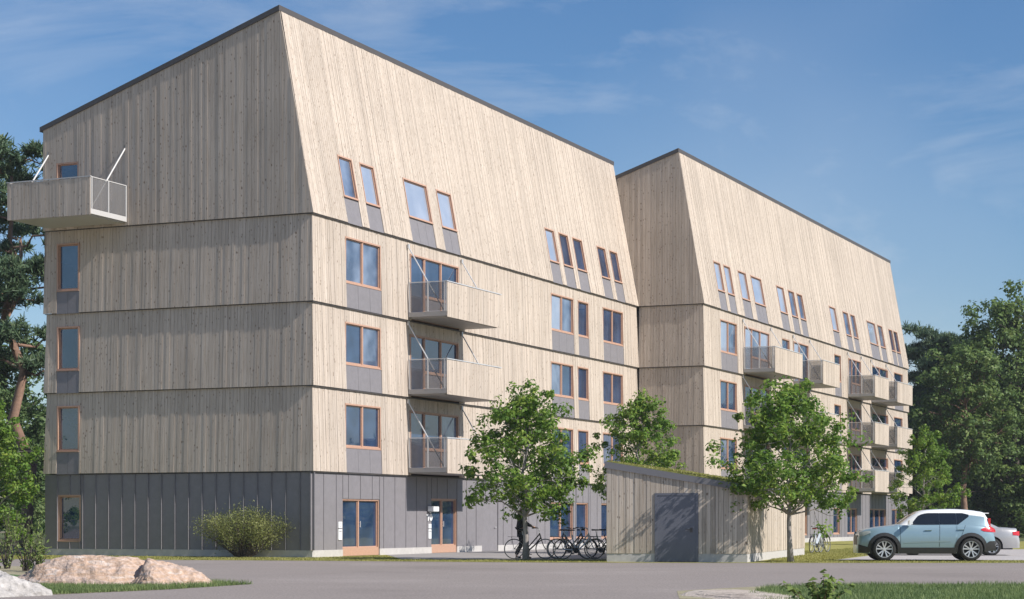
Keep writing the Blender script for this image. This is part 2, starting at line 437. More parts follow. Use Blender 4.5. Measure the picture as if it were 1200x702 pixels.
GL = [(-5.4, 39.7), (-6.5, 37.2), (-9, 33.0), (-14, 28.4), (-20, 24), (-20, 47), (-12, 47), (-8.5, 41.5)]
GRR = [(4.8, 37.4), (5.5, 38.7), (6.6, 39.4), (40, 39.45), (40, 26), (3.9, 26), (4.0, 33.5)]
sheet('grass_patch', GL, 0.018, M['lawn_green'])
sheet('grass_patch', GRR, 0.018, M['lawn_green'])

def in_poly(P, poly):
    x, y = P[:, 0], P[:, 1]; r = np.zeros(len(P), bool); n = len(poly)
    for i in range(n):
        (x1, y1), (x2, y2) = poly[i], poly[(i + 1) % n]
        if y1 == y2: continue
        c = ((y1 > y) != (y2 > y)) & (x < (x2 - x1) * (y - y1) / (y2 - y1) + x1)
        r ^= c
    return r

def grass(name, poly, n, h, w, material, seed, z=0.01):
    """separate bent blades scattered in an outline"""
    g = np.random.default_rng(seed)
    p = np.array(poly); lo, hi = p.min(0), p.max(0)
    P = lo + g.random((n * 4, 2)) * (hi - lo)
    P = P[in_poly(P, poly)][:n]
    k = len(P)
    ang = g.random(k) * 2 * PI; hh = h * (0.45 + 0.9 * g.random(k)); ln = hh * (0.15 + 0.5 * g.random(k)); la = g.random(k) * 2 * PI
    patch = 0.65 + 0.5 * (np.sin(P[:, 0] * 2.1 + P[:, 1] * 1.3) * np.sin(P[:, 0] * 0.7 - P[:, 1] * 1.9) * 0.5 + 0.5)
    hh *= patch
    bx, by = np.cos(ang) * w / 2, np.sin(ang) * w / 2
    tx, ty = P[:, 0] + np.cos(la) * ln, P[:, 1] + np.sin(la) * ln
    v = np.empty((k, 3, 3))
    v[:, 0] = np.c_[P[:, 0] - bx, P[:, 1] - by, np.full(k, z)]
    v[:, 1] = np.c_[P[:, 0] + bx, P[:, 1] + by, np.full(k, z)]
    v[:, 2] = np.c_[tx, ty, z + hh]
    me = np_mesh(name, v.reshape(-1, 3), np.arange(k * 3).reshape(-1, 3), material, 3)
    return tag(link(name, me), kind='stuff')

# ------------------------------------------------------------------ walls of the blocks
FL = 0.10                                                     # each storey leans out by this much at its foot
Z = [0.0, 3.0, 5.9656, 8.8782, 11.921]

class Wall:
    """a = metres along the wall, z = height, d = metres outward from the wall face.
    S long facade (outward -y), G gable (outward -x), M leaning attic wall above S"""
    def __init__(s, kind, L, z0, z1, zfull=None, fl=FL, inset=0.0, tp=1.37, zr=19.2):
        s.k, s.L, s.z0, s.z1, s.fl, s.inset = kind, L, z0, z1, fl, inset
        s.m = tp / (zr - z0) if kind == 'M' else 0.0
    def ins(s, z):
        return s.inset + s.fl * (z - s.z0) / (s.z1 - s.z0)
    def P(s, a, z, d=0.0):
        i = s.ins(z)
        e = i if a < 1e-6 else (-i if abs(a - s.L) < 1e-6 else 0.0)
        if s.k == 'S': return Vector((a + e, i - d, z))
        if s.k == 'G': return Vector((i - d, a + e, z))
        return Vector((a + e, i * 0 + s.m * (z - s.z0) - d, z + d * s.m))
    def face(s, mb, a0, a1, b0, b1, t0, t1, d, th, mi=0):
        """one board or panel: foot heights b0,b1, head heights t0,t1, front at d, th thick, open at the back"""
        f = [s.P(a0, b0, d), s.P(a1, b1, d), s.P(a1, t1, d), s.P(a0, t0, d)]
        k = [s.P(a0, b0, d - th), s.P(a1, b1, d - th), s.P(a1, t1, d - th), s.P(a0, t0, d - th)]
        if s.k == 'G':
            f = [f[1], f[0], f[3], f[2]]; k = [k[1], k[0], k[3], k[2]]
        i = len(mb.v)
        mb.v += [tuple(q) for q in f + k]
        for q in ((0, 1, 2, 3), (0, 4, 5, 1), (1, 5, 6, 2), (2, 6, 7, 3), (3, 7, 4, 0)):
            mb.f.append(tuple(i + r for r in q)); mb.m.append(mi)
    def frame_at(s, a0, a1, zb):
        """matrix for a window: x to the right, y into the wall, z up the wall"""
        if s.k == 'S':
            p = Vector((a0, s.ins(zb) + 0.03, zb)); e1, e2 = Vector((1, 0, 0)), Vector((0, 0, 1))
        elif s.k == 'G':
            p = Vector((s.ins(zb) + 0.0, a1, zb)); e1, e2 = Vector((0, -1, 0)), Vector((0, 0, 1))
        else:
            p = s.P(a0, zb, 0.02); e1, e2 = Vector((1, 0, 0)), Vector((0, s.m, 1)).normalized()
        n = e1.cross(e2)
        mt = Matrix((e1, -n, e2)).transposed().to_4x4()
        mt.translation = p
        return mt
    def hgt(s, zb, zt):
        return (zt - zb) * math.sqrt(1 + s.m * s.m)

def columns(L, step, ops, rng=None, extra=()):
    """break points along a wall: a regular or random rhythm plus the edges of the openings"""
    cuts = [0.0]; fixed = sorted({round(x, 4) for o in ops for x in o[:2]} | set(extra))
    x = 0.0
    while x < L:
        x += rng.choice(step) if rng else step
        cuts.append(min(x, L))
    cuts = [c for c in cuts if all(abs(c - f) > 0.06 for f in fixed) or c in (0.0, L)]
    cuts = sorted(set(cuts) | {f for f in fixed if 0.01 < f < L - 0.01})
    return [(a, b) for a, b in zip(cuts, cuts[1:]) if b - a > 0.01]

def spans(a0, a1, z0, ops):
    """vertical runs between the openings of one column: list of (bottom, top or None)"""
    mid = (a0 + a1) / 2
    r = [z0]; out = []
    for o in sorted([o for o in ops if o[0] < mid < o[1]], key=lambda o: o[2]):
        out.append((r[0], o[2])); r = [o[3]]
    out.append((r[0], None))
    return [(b, t) for b, t in out if t is None or t - b > 0.02]

BOARD = [0.12, 0.145, 0.145, 0.17]
def clad(wall, parent, ops, top=None, extra=(), seed=1, material='wood', step=BOARD, z0=None, amax=None):
    """upright boards of one storey wall, one mesh"""
    rng = random.Random(seed); mb = MB()
    zt = top or (lambda a: wall.z1)
    for a0, a1 in columns(wall.L, step, ops, rng, extra):
        if amax is not None and a0 > amax: break
        d = rng.choice((0.0, 0.0, 0.004, 0.008))
        g0 = 0.0 if a0 < 1e-6 else 0.004
        g1 = 0.0 if abs(a1 - wall.L) < 1e-6 else 0.004
        for b, t in spans(a0, a1, wall.z0 if z0 is None else z0, ops):
            t0 = zt(a0) if t is None else t; t1 = zt(a1) if t is None else t
            if max(t0, t1) - b < 0.02: continue
            wall.face(mb, a0 + g0, a1 - g1, b, b, max(t0, b), max(t1, b), d, 0.03)
    return tag(mb.build('board_cladding', M[material], parent), kind='stuff')

# ---- windows: frame mesh shared by size, panes and sill as sub-parts
_win = {}
def window(parent, wall, a0, a1, zb, zt, cells=1, name='window', kick=0.0, lows=None, handle=False, blind=None):
    w, h = round(a1 - a0, 2), round(wall.hgt(zb, zt), 2)
    dp = 0.21 if wall.k == 'G' else 0.17
    key = (dp, w, h, cells if isinstance(cells, int) else tuple(cells), kick, tuple(lows) if lows else None, name)
    if key not in _win:
        mb = MB(); fw = 0.055; gy = dp - 0.08
        mb.bx(0, fw, 0, dp, 0, h); mb.bx(w - fw, w, 0, dp, 0, h)
        mb.bx(fw, w - fw, 0.002, dp, h - fw, h); mb.bx(fw, w - fw, 0.002, dp, 0, fw + kick)
        xs = [w * k / cells for k in range(cells + 1)] if isinstance(cells, int) else [0] + [w * c for c in cells] + [w]
        panes = []
        for k in range(len(xs) - 1):
            x0 = fw if k == 0 else xs[k] + 0.04
            x1 = w - fw if k == len(xs) - 2 else xs[k + 1] - 0.04
            z0 = fw + kick
            if lows and lows[k] > 0:
                z0 = lows[k] + 0.08
                mb.bx(x0, x1, 0.03, dp - 0.02, lows[k], z0)
            if k < len(xs) - 2:
                mb.bx(xs[k + 1] - 0.04, xs[k + 1] + 0.04, 0.03, dp - 0.01, fw + kick, h - fw)
            s = 0.035                                          # sash
            mb.bx(x0, x0 + s, gy - 0.03, gy + 0.04, z0, h - fw); mb.bx(x1 - s, x1, gy - 0.03, gy + 0.04, z0, h - fw)
            mb.bx(x0 + s, x1 - s, gy - 0.028, gy + 0.04, h - fw - s, h - fw); mb.bx(x0 + s, x1 - s, gy - 0.028, gy + 0.04, z0, z0 + s)
            pm = MB(); pm.bx(x0 + s - 0.005, x1 - s + 0.005, gy, gy + 0.02, z0 + s - 0.005, h - fw - s + 0.005)
            panes.append(pm.mesh('pane', M['glass']))
        low = None
        if lows:
            lm = MB()
            for k in range(len(xs) - 1):
                if lows[k] > 0:
                    x0 = fw if k == 0 else xs[k] + 0.04
                    x1 = w - fw if k == len(xs) - 2 else xs[k + 1] - 0.04
                    lm.bx(x0, x1, 0.07, 0.12, fw, lows[k])
            low = lm.mesh('low_panel', M['panel'])
        sm = MB(); sm.hexa([(0.0, -0.035, -0.03), (w, -0.035, -0.03), (w, 0.02, -0.03), (0, 0.02, -0.03), (0, -0.035, -0.006), (w, -0.035, -0.006), (w, 0.02, -0.001), (0, 0.02, -0.001)])
        hm = MB(); hm.tube([(xs[1] + 0.09, 0.0, 1.02), (xs[1] + 0.09, 0.0, 1.24)], 0.015, 6); hm.bx(xs[1] + 0.08, xs[1] + 0.10, 0.0, 0.07, 1.05, 1.07); hm.bx(xs[1] + 0.08, xs[1] + 0.10, 0.0, 0.07, 1.19, 1.21)
        _win[key] = (mb.mesh(name, M['frame']), panes, sm.mesh('sill', M['frame']), low, hm.mesh('handle', M['steel']))
    fm, panes, sm, low, hm = _win[key]
    o = link(name, fm, parent, wall.frame_at(a0, a1, zb))
    for k, p in enumerate(panes):
        q = link('pane', p, o)
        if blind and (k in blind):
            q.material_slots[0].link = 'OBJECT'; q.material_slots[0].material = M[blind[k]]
    if low: link('low_panel', low, o)
    if name == 'window': link('sill', sm, o)
    if handle: link('handle', hm, o)
    return o

_pan = {}
def spandrel(parent, wall, a0, a1, z0, z1, n):
    """the row of grey sheets under a window"""
    for k in range(n):
        b0, b1 = a0 + (a1 - a0) * k / n, a0 + (a1 - a0) * (k + 1) / n
        mb = MB(); wall.face(mb, b0 + 0.006, b1 - 0.006, z0, z0, z1 - 0.03, z1 - 0.03, -0.012, 0.05)
        mb.build('panel', M['panel'], parent)

def balcony(parent, kind, a0, a1, z, depth, rods=True, mt='steel', seed=3, zrod=2.8):
    """kind S: on the long facade, G: on the gable. Local x along the wall (to the right seen from outside), y outward"""
    w = a1 - a0
    sb = MB()
    sb.bx(0, w, 0.02, depth, 0.10, 0.28)
    sb.bx(0.12, w - 0.12, 0.05, depth - 0.1, 0.06, 0.10)
    o = sb.build('balcony', M['slab'] if mt == 'steel' else M['white_metal'], parent)
    if kind == 'S':
        o.rotation_euler = (0, 0, PI); o.location = (a1, 0, z)
    else:
        o.rotation_euler = (0, 0, PI / 2); o.location = (0, a0, z)
    # after the turn local x runs leftwards seen from outside; the pieces are symmetric
    rng = random.Random(seed); fb = MB(); x = 0.0
    while x < w - 0.02:
        s = rng.choice((0.145, 0.16, 0.175)); x1 = min(x + s, w)
        d = rng.choice((0.0, 0.003, 0.006))
        fb.bx(x + 0.004, x1 - 0.004, depth + 0.012, depth + 0.036 + d, 0.06, 1.36); x = x1
    fb.bx(0.02, w - 0.02, depth + 0.001, depth + 0.012, 0.1, 1.33)
    tag(fb.build('front_boards', M['wood'], o), kind='stuff')
    rm = MB()
    rm.bx(-0.02, w + 0.02, depth - 0.03, depth + 0.05, 1.385, 1.42)
    for xx in (0.0, w - 0.04):
        rm.bx(xx, xx + 0.04, 0.03, depth - 0.032, 1.385, 1.415)
        for yy in (0.03, depth * 0.5, depth - 0.1):
            rm.bx(xx - 0.003, xx + 0.047, yy, yy + 0.05, 0.28, 1.384)
        rm.bx(xx + 0.002, xx + 0.038, depth - 0.018, depth + 0.0, 0.1, 1.384)
    for k in range(1, 4):
        xx = w * k / 4
        rm.bx(xx, xx + 0.05, depth - 0.06, depth - 0.01, 0.28, 1.384)
    rm.build('railing', M['steel'] if mt == 'steel' else M['white_metal'], o)
    for xx in (0.016, w - 0.024):
        sm = MB(); sm.bx(xx, xx + 0.008, 0.08, depth - 0.10, 0.30, 1.37)
        sm.build('mesh_panel', M['screen'], o)
    if rods:
        for xx in (0.10, w - 0.10):
            tm = MB(); tm.tube([(xx, -0.05, zrod), (xx, depth - 0.12, 0.27)], 0.022 if mt == 'steel' else 0.03, 6)
            tm.bx(xx - 0.05, xx + 0.05, -0.06, 0.0, zrod - 0.08, zrod + 0.08)
            tm.build('tie_rod', M['steel'] if mt == 'steel' else M['white_metal'], o)
    return o

def base_panels(wall, parent, ops, step, zt, fin, amax=None):
    for a0, a1 in columns(wall.L, step, ops):
        if amax is not None and a0 > amax: break
        for b, t in spans(a0, a1, wall.z0, ops):
            t = zt if t is None else t
            if t - b < 0.05: continue
            mb = MB(); wall.face(mb, a0 + 0.006, a1 - 0.006, b, b, t, t, 0.0, 0.04)
            if a0 > 0.05 and fin:
                wall.face(mb, a0 - 0.004, a0 + 0.014, b, b, t - 0.02, t - 0.02, fin, fin + 0.03)
            mb.build('panel', M['panel'], parent)

def roof_and_core(B, L, Wd, tp, zr, sl, x_end):
    ze = zr - sl * (Wd - tp)
    m = MB()
    def ext(prof, x0, x1, mi=0):
        n = len(prof); i = len(m.v)
        m.v.extend([(x0, y, z) for y, z in prof] + [(x1, y, z) for y, z in prof])
        m.f.append(tuple(i + k for k in range(n))); m.m.append(mi)
        m.f.append(tuple(i + n + k for k in reversed(range(n)))); m.m.append(mi)
        for k in range(n):
            m.f.append((i + k, i + n + k, i + n + (k + 1) % n, i + (k + 1) % n)); m.m.append(mi)
    ext([(0.30, 0.0), (0.30, Z[4]), (tp + 0.26, zr - 0.5), (Wd - 0.2, ze - 0.4), (Wd - 0.2, 0)], 0.24, L - 0.1)
    m.build('wall', M['wood_back'], B)
    m = MB()
    ext([(tp - 0.05, zr - 0.19), (tp - 0.05, zr), (Wd + 0.12, ze - 0.04), (Wd + 0.12, ze - 0.21)], -0.06, x_end)
    m.build('roof', M['metal_dark'], B)
    return ze

def flashing(B, kind, L, z):
    m = MB()
    if kind == 'S': m.bx(0.03, L - 0.03, 0.03, 0.29, z - 0.04, z - 0.004)
    else: m.bx(0.05, 0.24, 0.05, L - 0.03, z - 0.026, z - 0.006)
    m.build('flashing', M['metal_dark'], B)

# ================================================================== first block
SLOPE = (19.197 - 15.784) / (11.34 - 1.37)
B1 = thing('apartment_block', 'nearer timber-clad apartment block with a plain gable and one balcony high at its left', 'apartment block', fac(0), RZ, 'timber-clad apartment blocks')
L1, W1, TP, ZR1, ZR2 = 32.77, 11.34, 1.37, 19.197, 19.61
ze1 = roof_and_core(B1, L1, W1, TP, ZR1, SLOPE, L1 + 0.03)

def build_storey(B, wall, Zi, Zn, units, seed, pane_mats):
    ops = []
    for ui, (a0, a1, kind, n) in enumerate(units):
        bl = pane_mats.get(ui)
        hi, lo = Zn - 0.50, Zi + 0.90
        if kind == 'high': lo = hi - 0.70
        ops.append((a0, a1, Zi if kind != 'high' else lo, hi))
        if kind == 'win':
            window(B, wall, a0, a1, lo, hi, n, blind=bl)
            spandrel(B, wall, a0, a1, Zi + 0.004, lo, max(1, round((a1 - a0) / 0.92)) if a1 - a0 < 1.7 else 3)
        elif kind == 'high':
            window(B, wall, a0, a1, lo, hi, n)
        elif kind == 'unit':                                   # balcony door, post, two lights above a low panel
            window(B, wall, a0, a1, Zi + 0.06, hi, (0.30, 0.64), 'balcony_door', lows=(0, 0.92, 0.92), blind=bl)
        elif kind == 'pair':
            window(B, wall, a0, a1, Zi + 0.06, hi, (0.42,), 'balcony_door', lows=(0, 0), blind=bl)
    clad(wall, B, ops, top=lambda a: Zn - 0.03, seed=seed)

U1 = [(2.43, 5.16, 'win', 2), (7.55, 11.86, 'unit', 3), (21.55, 24.22, 'win', 2), (24.77, 26.11, 'win', 1), (27.97, 30.70, 'win', 2)]
for i in (1, 2, 3):
    ws = Wall('S', L1, Z[i], Z[i + 1])
    build_storey(B1, ws, Z[i], Z[i + 1], U1, 10 + i, {2: {0: 'glass_sky_painted', 1: 'glass_half'}, 0: {0: 'glass_half', 1: 'glass_half'}} if i == 3 else ({2: {0: 'glass_half'}, 0: {1: 'glass_half'}} if i == 2 else {4: {0: 'glass_half'}, 1: {2: 'glass_half'}}))
    flashing(B1, 'S', L1, Z[i])
    wg = Wall('G', W1, Z[i], Z[i + 1])
    lo, hi = Z[i] + 0.82, Z[i + 1] - 0.49
    window(B1, wg, 9.77, 10.76, lo, hi, 1)
    spandrel(B1, wg, 9.77, 10.76, Z[i] - 0.03, lo, 2)
    clad(wg, B1, [(9.77, 10.76, Z[i], hi)], top=lambda a, i=i: Z[i + 1] - 0.014, seed=20 + i)
    flashing(B1, 'G', W1, Z[i])
    balcony(B1, 'S', 7.27, 12.26, Z[i], 1.61, seed=30 + i)
# leaning attic wall
def attic(B, L, wins, zr, seed, pane_mats):
    wm = Wall('M', L, Z[4], zr - 0.19, tp=TP, zr=zr)
    ops = []
    for k, (a0, a1) in enumerate(wins):
        ops.append((a0, a1, Z[4], 14.37))
        window(B, wm, a0, a1, 12.86, 14.37, 1, blind={0: pane_mats[k]} if pane_mats[k] else None)
        spandrel(B, wm, a0, a1, Z[4] - 0.02, 12.86, 1 if a1 - a0 < 1.25 else (2 if a1 - a0 < 1.75 else 3))
    clad(wm, B, ops, seed=seed)
    flashing(B, 'S', L, Z[4])
attic(B1, L1, [(2.53, 3.62), (4.18, 5.32), (7.7, 9.76), (10.6, 11.98), (21.67, 22.80), (23.32, 24.48), (24.98, 26.22), (28.1, 29.26), (29.79, 30.9)], ZR1, 41, ['glass_half', 'glass_sky_painted', 'glass_sky_painted', 'glass_sky_painted', 'glass_sky_painted'] + [None] * 4)
# gable above the top seam, with the balcony door
wt = Wall('G', W1, Z[4], ZR1, fl=0.0)
def gtop(zr, slope):
    k = (zr - Z[4]) / TP
    return lambda a: min(Z[4] + k * a, zr - 0.17 - slope * (a - TP) + 0.0)
window(B1, wt, 9.77, 10.76, Z[4] + 0.3, 14.38, 1, 'balcony_door')
_k = (ZR1 - Z[4]) / TP
_xc = (ZR1 - 0.17 + SLOPE * TP - Z[4]) / (_k + SLOPE)
clad(wt, B1, [(9.77, 10.76, Z[4] + 0.3, 14.38)], top=gtop(ZR1, SLOPE), extra=(round(_xc, 4),), seed=51)
flashing(B1, 'G', W1, Z[4])
balcony(B1, 'G', 7.66, 11.22, Z[4] + 0.02, 2.2, mt='white', seed=52)
# ground storey: sheet panels on a concrete plinth
w0 = Wall('S', L1, 0.25, 2.97, fl=0.0, inset=0.10)
G1 = [(2.30, 5.13, -0.02, 2.06), (9.50, 11.82, -0.02, 2.14), (14.2, 15.84, 0.0, 2.16), (21.53, 24.28, 0.42, 2.10), (24.70, 26.16, 0.42, 2.10), (27.87, 30.6, 0.42, 2.10)]
base_panels(w0, B1, G1, 0.91, 2.955, 0.018)
pl = MB()
for a, b in ((0.09, 2.30), (5.13, 9.50), (11.82, 14.2), (15.84, L1)):
    pl.bx(a, b, 0.085, 0.28, 0.0, 0.25)
pl.bx(0.085, 0.28, 0.285, W1, 0.0, 0.25)
pl.build('plinth', M['concrete'], B1)
window(B1, w0, 2.30, 5.13, 0.02, 2.06, (0.46,), 'door', kick=0.24, handle=True)
window(B1, w0, 9.50, 11.82, 0.02, 2.14, (0.46,), 'door', kick=0.24, handle=True)
for a0, a1, zb, zt in G1[3:]:
    window(B1, w0, a0, a1, zb + 0.03, zt, 2 if a1 - a0 > 2 else 1)
ud = MB(); w0.face(ud, 14.22, 15.82, 0.02, 0.02, 2.14, 2.14, -0.015, 0.06)
dd = ud.build('service_door', M['panel'], B1)
hm = MB(); hm.tube([(15.6, 0.06, 1.0), (15.45, 0.06, 1.0)], 0.014, 6); hm.bx(15.59, 15.61, 0.06, 0.12, 0.98, 1.02); hm.build('handle', M['steel'], dd)
wg0 = Wall('G', W1, 0.25, 2.97, fl=0.0, inset=0.10)
base_panels(wg0, B1, [(9.75, 10.76, 0.51, 2.22)], 0.567, 2.955, 0.05)
window(B1, wg0, 9.75, 10.76, 0.54, 2.22, 1)

# ================================================================== second block
SH = 3.4109
B2 = thing('apartment_block', 'farther timber-clad apartment block standing forward with balconies all along its front', 'apartment block', fac(L1 + 0.0, -SH), RZ, 'timber-clad apartment blocks')
L2, W2 = 46.10, 14.75
roof_and_core(B2, L2, W2, TP, ZR2, SLOPE, L2 + 0.03)
U2 = [(2.75, 5.57, 'win', 2), (6.89, 11.42, 'unit', 3), (14.03, 15.59, 'high', 1), (16.34, 19.45, 'pair', 2), (25.5, 27.11, 'win', 1), (29.0, 32.11, 'unit', 3), (35.37, 39.92, 'high', 2), (41.67, 44.31, 'win', 1)]
for i in (1, 2, 3):
    ws = Wall('S', L2, Z[i], Z[i + 1])
    build_storey(B2, ws, Z[i], Z[i + 1], U2, 60 + i, {0: {0: 'glass_sky_painted', 1: 'glass_half'}, 1: {0: 'glass_sky_painted', 1: 'glass_half', 2: 'glass_sky_painted'}, 3: {0: 'glass_sky_painted'}, 5: {0: 'glass_half'}} if i == 3 else ({1: {1: 'glass_half', 2: 'glass_half'}} if i == 2 else {0: {0: 'glass_half'}, 4: {0: 'glass_half'}}))
    flashing(B2, 'S', L2, Z[i])
    wg = Wall('G', W2, Z[i], Z[i + 1])
    clad(wg, B2, [], top=lambda a, i=i: Z[i + 1] - 0.03, seed=70 + i, amax=SH - 0.05)
    m = MB(); m.bx(0.03, 0.24, 0.03, SH, Z[i] - 0.042, Z[i] - 0.006); m.build('flashing', M['metal_dark'], B2)
    for a0, a1 in ((6.47, 11.80), (16.1, 19.83), (28.6, 32.37), (34.8, 39.3)):
        balcony(B2, 'S', a0, a1, Z[i], 1.67, seed=int(a0 * 10) + i)
attic(B2, L2, [(2.66, 3.85), (4.33, 5.5), (6.81, 8.28), (9.12, 11.13), (14.03, 15.52), (16.38, 17.68), (18.22, 19.44), (25.53, 27.05), (28.87, 30.25), (30.78, 32.01), (35.19, 37.5), (38.19, 39.64), (41.45, 42.63), (42.93, 44.2)], ZR2, 81, ['glass_sky_painted', 'glass_sky_painted', 'glass_sky_painted', 'glass_sky_painted', 'glass_sky_painted', 'glass_half', 'glass_half', 'glass_sky_painted', 'glass_half', 'glass_half', 'glass_sky_painted', 'glass_half', None, None])
wt2 = Wall('G', W2, Z[4], ZR2, fl=0.0)
_k2 = (ZR2 - Z[4]) / TP
_xc2 = (ZR2 - 0.17 + SLOPE * TP - Z[4]) / (_k2 + SLOPE)
clad(wt2, B2, [], top=gtop(ZR2, SLOPE), extra=(round(_xc2, 4),), seed=82)
m = MB(); m.bx(0.03, 0.24, 0.03, SH, Z[4] - 0.042, Z[4] - 0.006); m.build('flashing', M['metal_dark'], B2)
w02 = Wall('S', L2, 0.25, 2.97, fl=0.0, inset=0.10)
G2 = [(2.75, 5.57, 0.42, 2.06), (8.2, 10.6, -0.02, 2.1), (16.4, 19.4, 0.42, 2.06), (25.42, 26.96, 0.42, 2.05), (28.89, 31.4, 0.42, 2.05), (34.8, 39.4, 0.42, 2.05), (41.2, 44.3, 0.42, 2.05)]
base_panels(w02, B2, G2, 0.91, 2.955, 0.018)
wg02 = Wall('G', W2, 0.25, 2.97, fl=0.0, inset=0.10)
base_panels(wg02, B2, [], 0.567, 2.955, 0.05, amax=SH - 0.1)
pl = MB()
for a, b in ((0.09, 8.2), (10.6, L2)):
    pl.bx(a, b, 0.085, 0.28, 0.0, 0.25)
pl.bx(0.085, 0.28, 0.285, SH, 0.0, 0.25)
pl.build('plinth', M['concrete'], B2)
window(B2, w02, 8.2, 10.6, 0.02, 2.1, (0.46,), 'door', kick=0.24, handle=True)
for a0, a1, zb, zt in G2:
    if zb > 0: window(B2, w02, a0, a1, zb + 0.03, zt, 1 if a1 - a0 < 2 else (3 if a1 - a0 > 4 else 2))

# ------------------------------------------------------------------ signs and lamps at the entrances
def on_front(name, label, cat, u, z, parts, group=None):
    """small things fixed to the panel face of the first block"""
    t = thing(name, label, cat, fac(u, 0.10, z), RZ, group)
    for nm, mb, m in parts:
        mb.build(nm, m, t)
    return t
m1, m2, m3 = MB(), MB(), MB()
m1.bx(-0.06, 0.06, -0.05, 0.0, -0.05, 0.16)
m2.hexa([(-0.24, -0.30, 0.02), (0.24, -0.30, 0.02), (0.24, -0.05, 0.02), (-0.24, -0.05, 0.02), (-0.24, -0.30, 0.20), (0.24, -0.30, 0.20), (0.24, -0.05, 0.22), (-0.24, -0.05, 0.22)])
m3.bx(-0.2, 0.2, -0.27, -0.08, 0.0, 0.018)
on_front('wall_lamp', 'white box lamp on the grey panels above the house number', 'wall lamp', 9.32, 1.62, [('bracket', m1, M['steel']), ('lamp_housing', m2, M['white']), ('diffuser', m3, M['lamp_clear'])])
d1, d0 = MB(), MB()
d1.bx(-0.17, -0.10, -0.035, 0.0, 0.0, 0.28); d1.hexa([(-0.25, -0.035, 0.18), (-0.17, -0.035, 0.23), (-0.17, 0.0, 0.23), (-0.25, 0, 0.18), (-0.25, -0.035, 0.225), (-0.17, -0.035, 0.28), (-0.17, 0.0, 0.28), (-0.25, 0, 0.225)])
for k in range(14):
    a, b = 2 * PI * k / 14, 2 * PI * (k + 1) / 14
    q = lambda r, t, y: (0.10 + r * 0.125 * math.cos(t), y, 0.14 + r * 0.14 * math.sin(t))
    d0.hexa([q(0.5, a, -0.035), q(1, a, -0.035), q(1, a, 0), q(0.5, a, 0), q(0.5, b, -0.035), q(1, b, -0.035), q(1, b, 0), q(0.5, b, 0)])
on_front('house_number', 'white house number 10 beside the right entrance door', 'house number', 9.30, 1.27, [('digit', d1, M['white']), ('digit', d0, M['white'])])
def plate(label, name, cat, u, z, w, h, kind):
    a, b = MB(), MB()
    a.bx(-w / 2, w / 2, -0.03, 0.0, 0, h)
    if kind == 'bell':
        for k in range(2):
            b.bx(-w * 0.22, w * 0.22, -0.036, -0.0302, h * (0.2 + 0.4 * k), h * (0.36 + 0.4 * k))
        on_front(name, label, cat, u, z, [('plate', a, M['white']), ('bell_buttons', b, M['steel'])])
    else:
        b.bx(-w * 0.36, w * 0.36, -0.034, -0.0302, h * 0.72, h * 0.78)
        on_front(name, label, cat, u, z, [('plate', a, M['white']), ('slot', b, M['black'])])
plate('small white doorbell plate below the house number 10', 'doorbell_plate', 'doorbell', 9.32, 0.98, 0.24, 0.17, 'bell')
plate('tall white notice plate below the doorbell beside the right entrance door', 'notice_plate', 'sign', 9.32, 0.58, 0.24, 0.36, 'slot')
plate('small white doorbell plate left of the left entrance door', 'doorbell_plate', 'doorbell', 2.08, 1.02, 0.26, 0.22, 'bell')
plate('tall white notice plate under the doorbell left of the left entrance door', 'notice_plate', 'sign', 2.08, 0.60, 0.26, 0.38, 'slot')

# ------------------------------------------------------------------ shed
SHD = thing('bike_shed', 'low timber shed with a sloping planted roof and a blue-grey steel door', 'shed', (2.94, 61.35, 0), math.radians(-12))
SK, SW, SLn = 0.0647, 4.33, 13.6
def sp(x, y, z): return (x + SK * y, y, z)
def shed_top(x): return 3.11 - 0.17 * x
rng = random.Random(5)
mb = MB(); x = 0.0
while x < SW - 0.01:
    for s_ in (rng.choice((0.10, 0.12, 0.145, 0.16)),):
        x1 = min(x + s_, SW)
    for lim in (1.53, 2.82):
        if x < lim - 0.02 < x1 - 0.02: x1 = lim
    b = 2.13 if 1.5 < (x + x1) / 2 < 2.82 else 0.27
    d = rng.choice((0, 0.006, 0.012))
    a0, a1 = x + 0.004, x1 - 0.004
    if a1 - a0 > 0.01:
        mb.hexa([sp(a0, -0.02 - d, b), sp(a1, -0.02 - d, b), sp(a1, 0.02, b), sp(a0, 0.02, b), sp(a0, -0.02 - d, shed_top(a0) - 0.2), sp(a1, -0.02 - d, shed_top(a1) - 0.2), sp(a1, 0.02, shed_top(a1) - 0.2), sp(a0, 0.02, shed_top(a0) - 0.2)])
    x = x1
for side in (0, 1):
    y = 0.03
    X = SW if side else 0.0
    zt = shed_top(X) - 0.2
    while y < SLn - 0.01:
        y1 = min(y + rng.choice((0.10, 0.12, 0.145, 0.16)), SLn); d = rng.choice((0, 0.006, 0.012))
        o = 0.02 + d
        xa, xb = (X - 0.02, X + o) if side else (X - o, X + 0.02)
        mb.hexa([sp(xa, y + 0.004, 0.27), sp(xb, y + 0.004, 0.27), sp(xb, y1 - 0.004, 0.27), sp(xa, y1 - 0.004, 0.27), sp(xa, y + 0.004, zt), sp(xb, y + 0.004, zt), sp(xb, y1 - 0.004, zt), sp(xa, y1 - 0.004, zt)])
        y = y1
tag(mb.build('board_cladding', M['shed_wood'], SHD), kind='stuff')
mb = MB()
mb.hexa([sp(0.03, 0.025, 0), sp(SW - 0.03, 0.025, 0), sp(SW - 0.03, SLn, 0), sp(0.03, SLn, 0), sp(0.03, 0.025, shed_top(0) - 0.18), sp(SW - 0.03, 0.025, shed_top(SW) - 0.18), sp(SW - 0.03, SLn, shed_top(SW) - 0.18), sp(0.03, SLn, shed_top(0) - 0.18)])
mb.build('wall', M['wood_back'], SHD)
mb = MB()
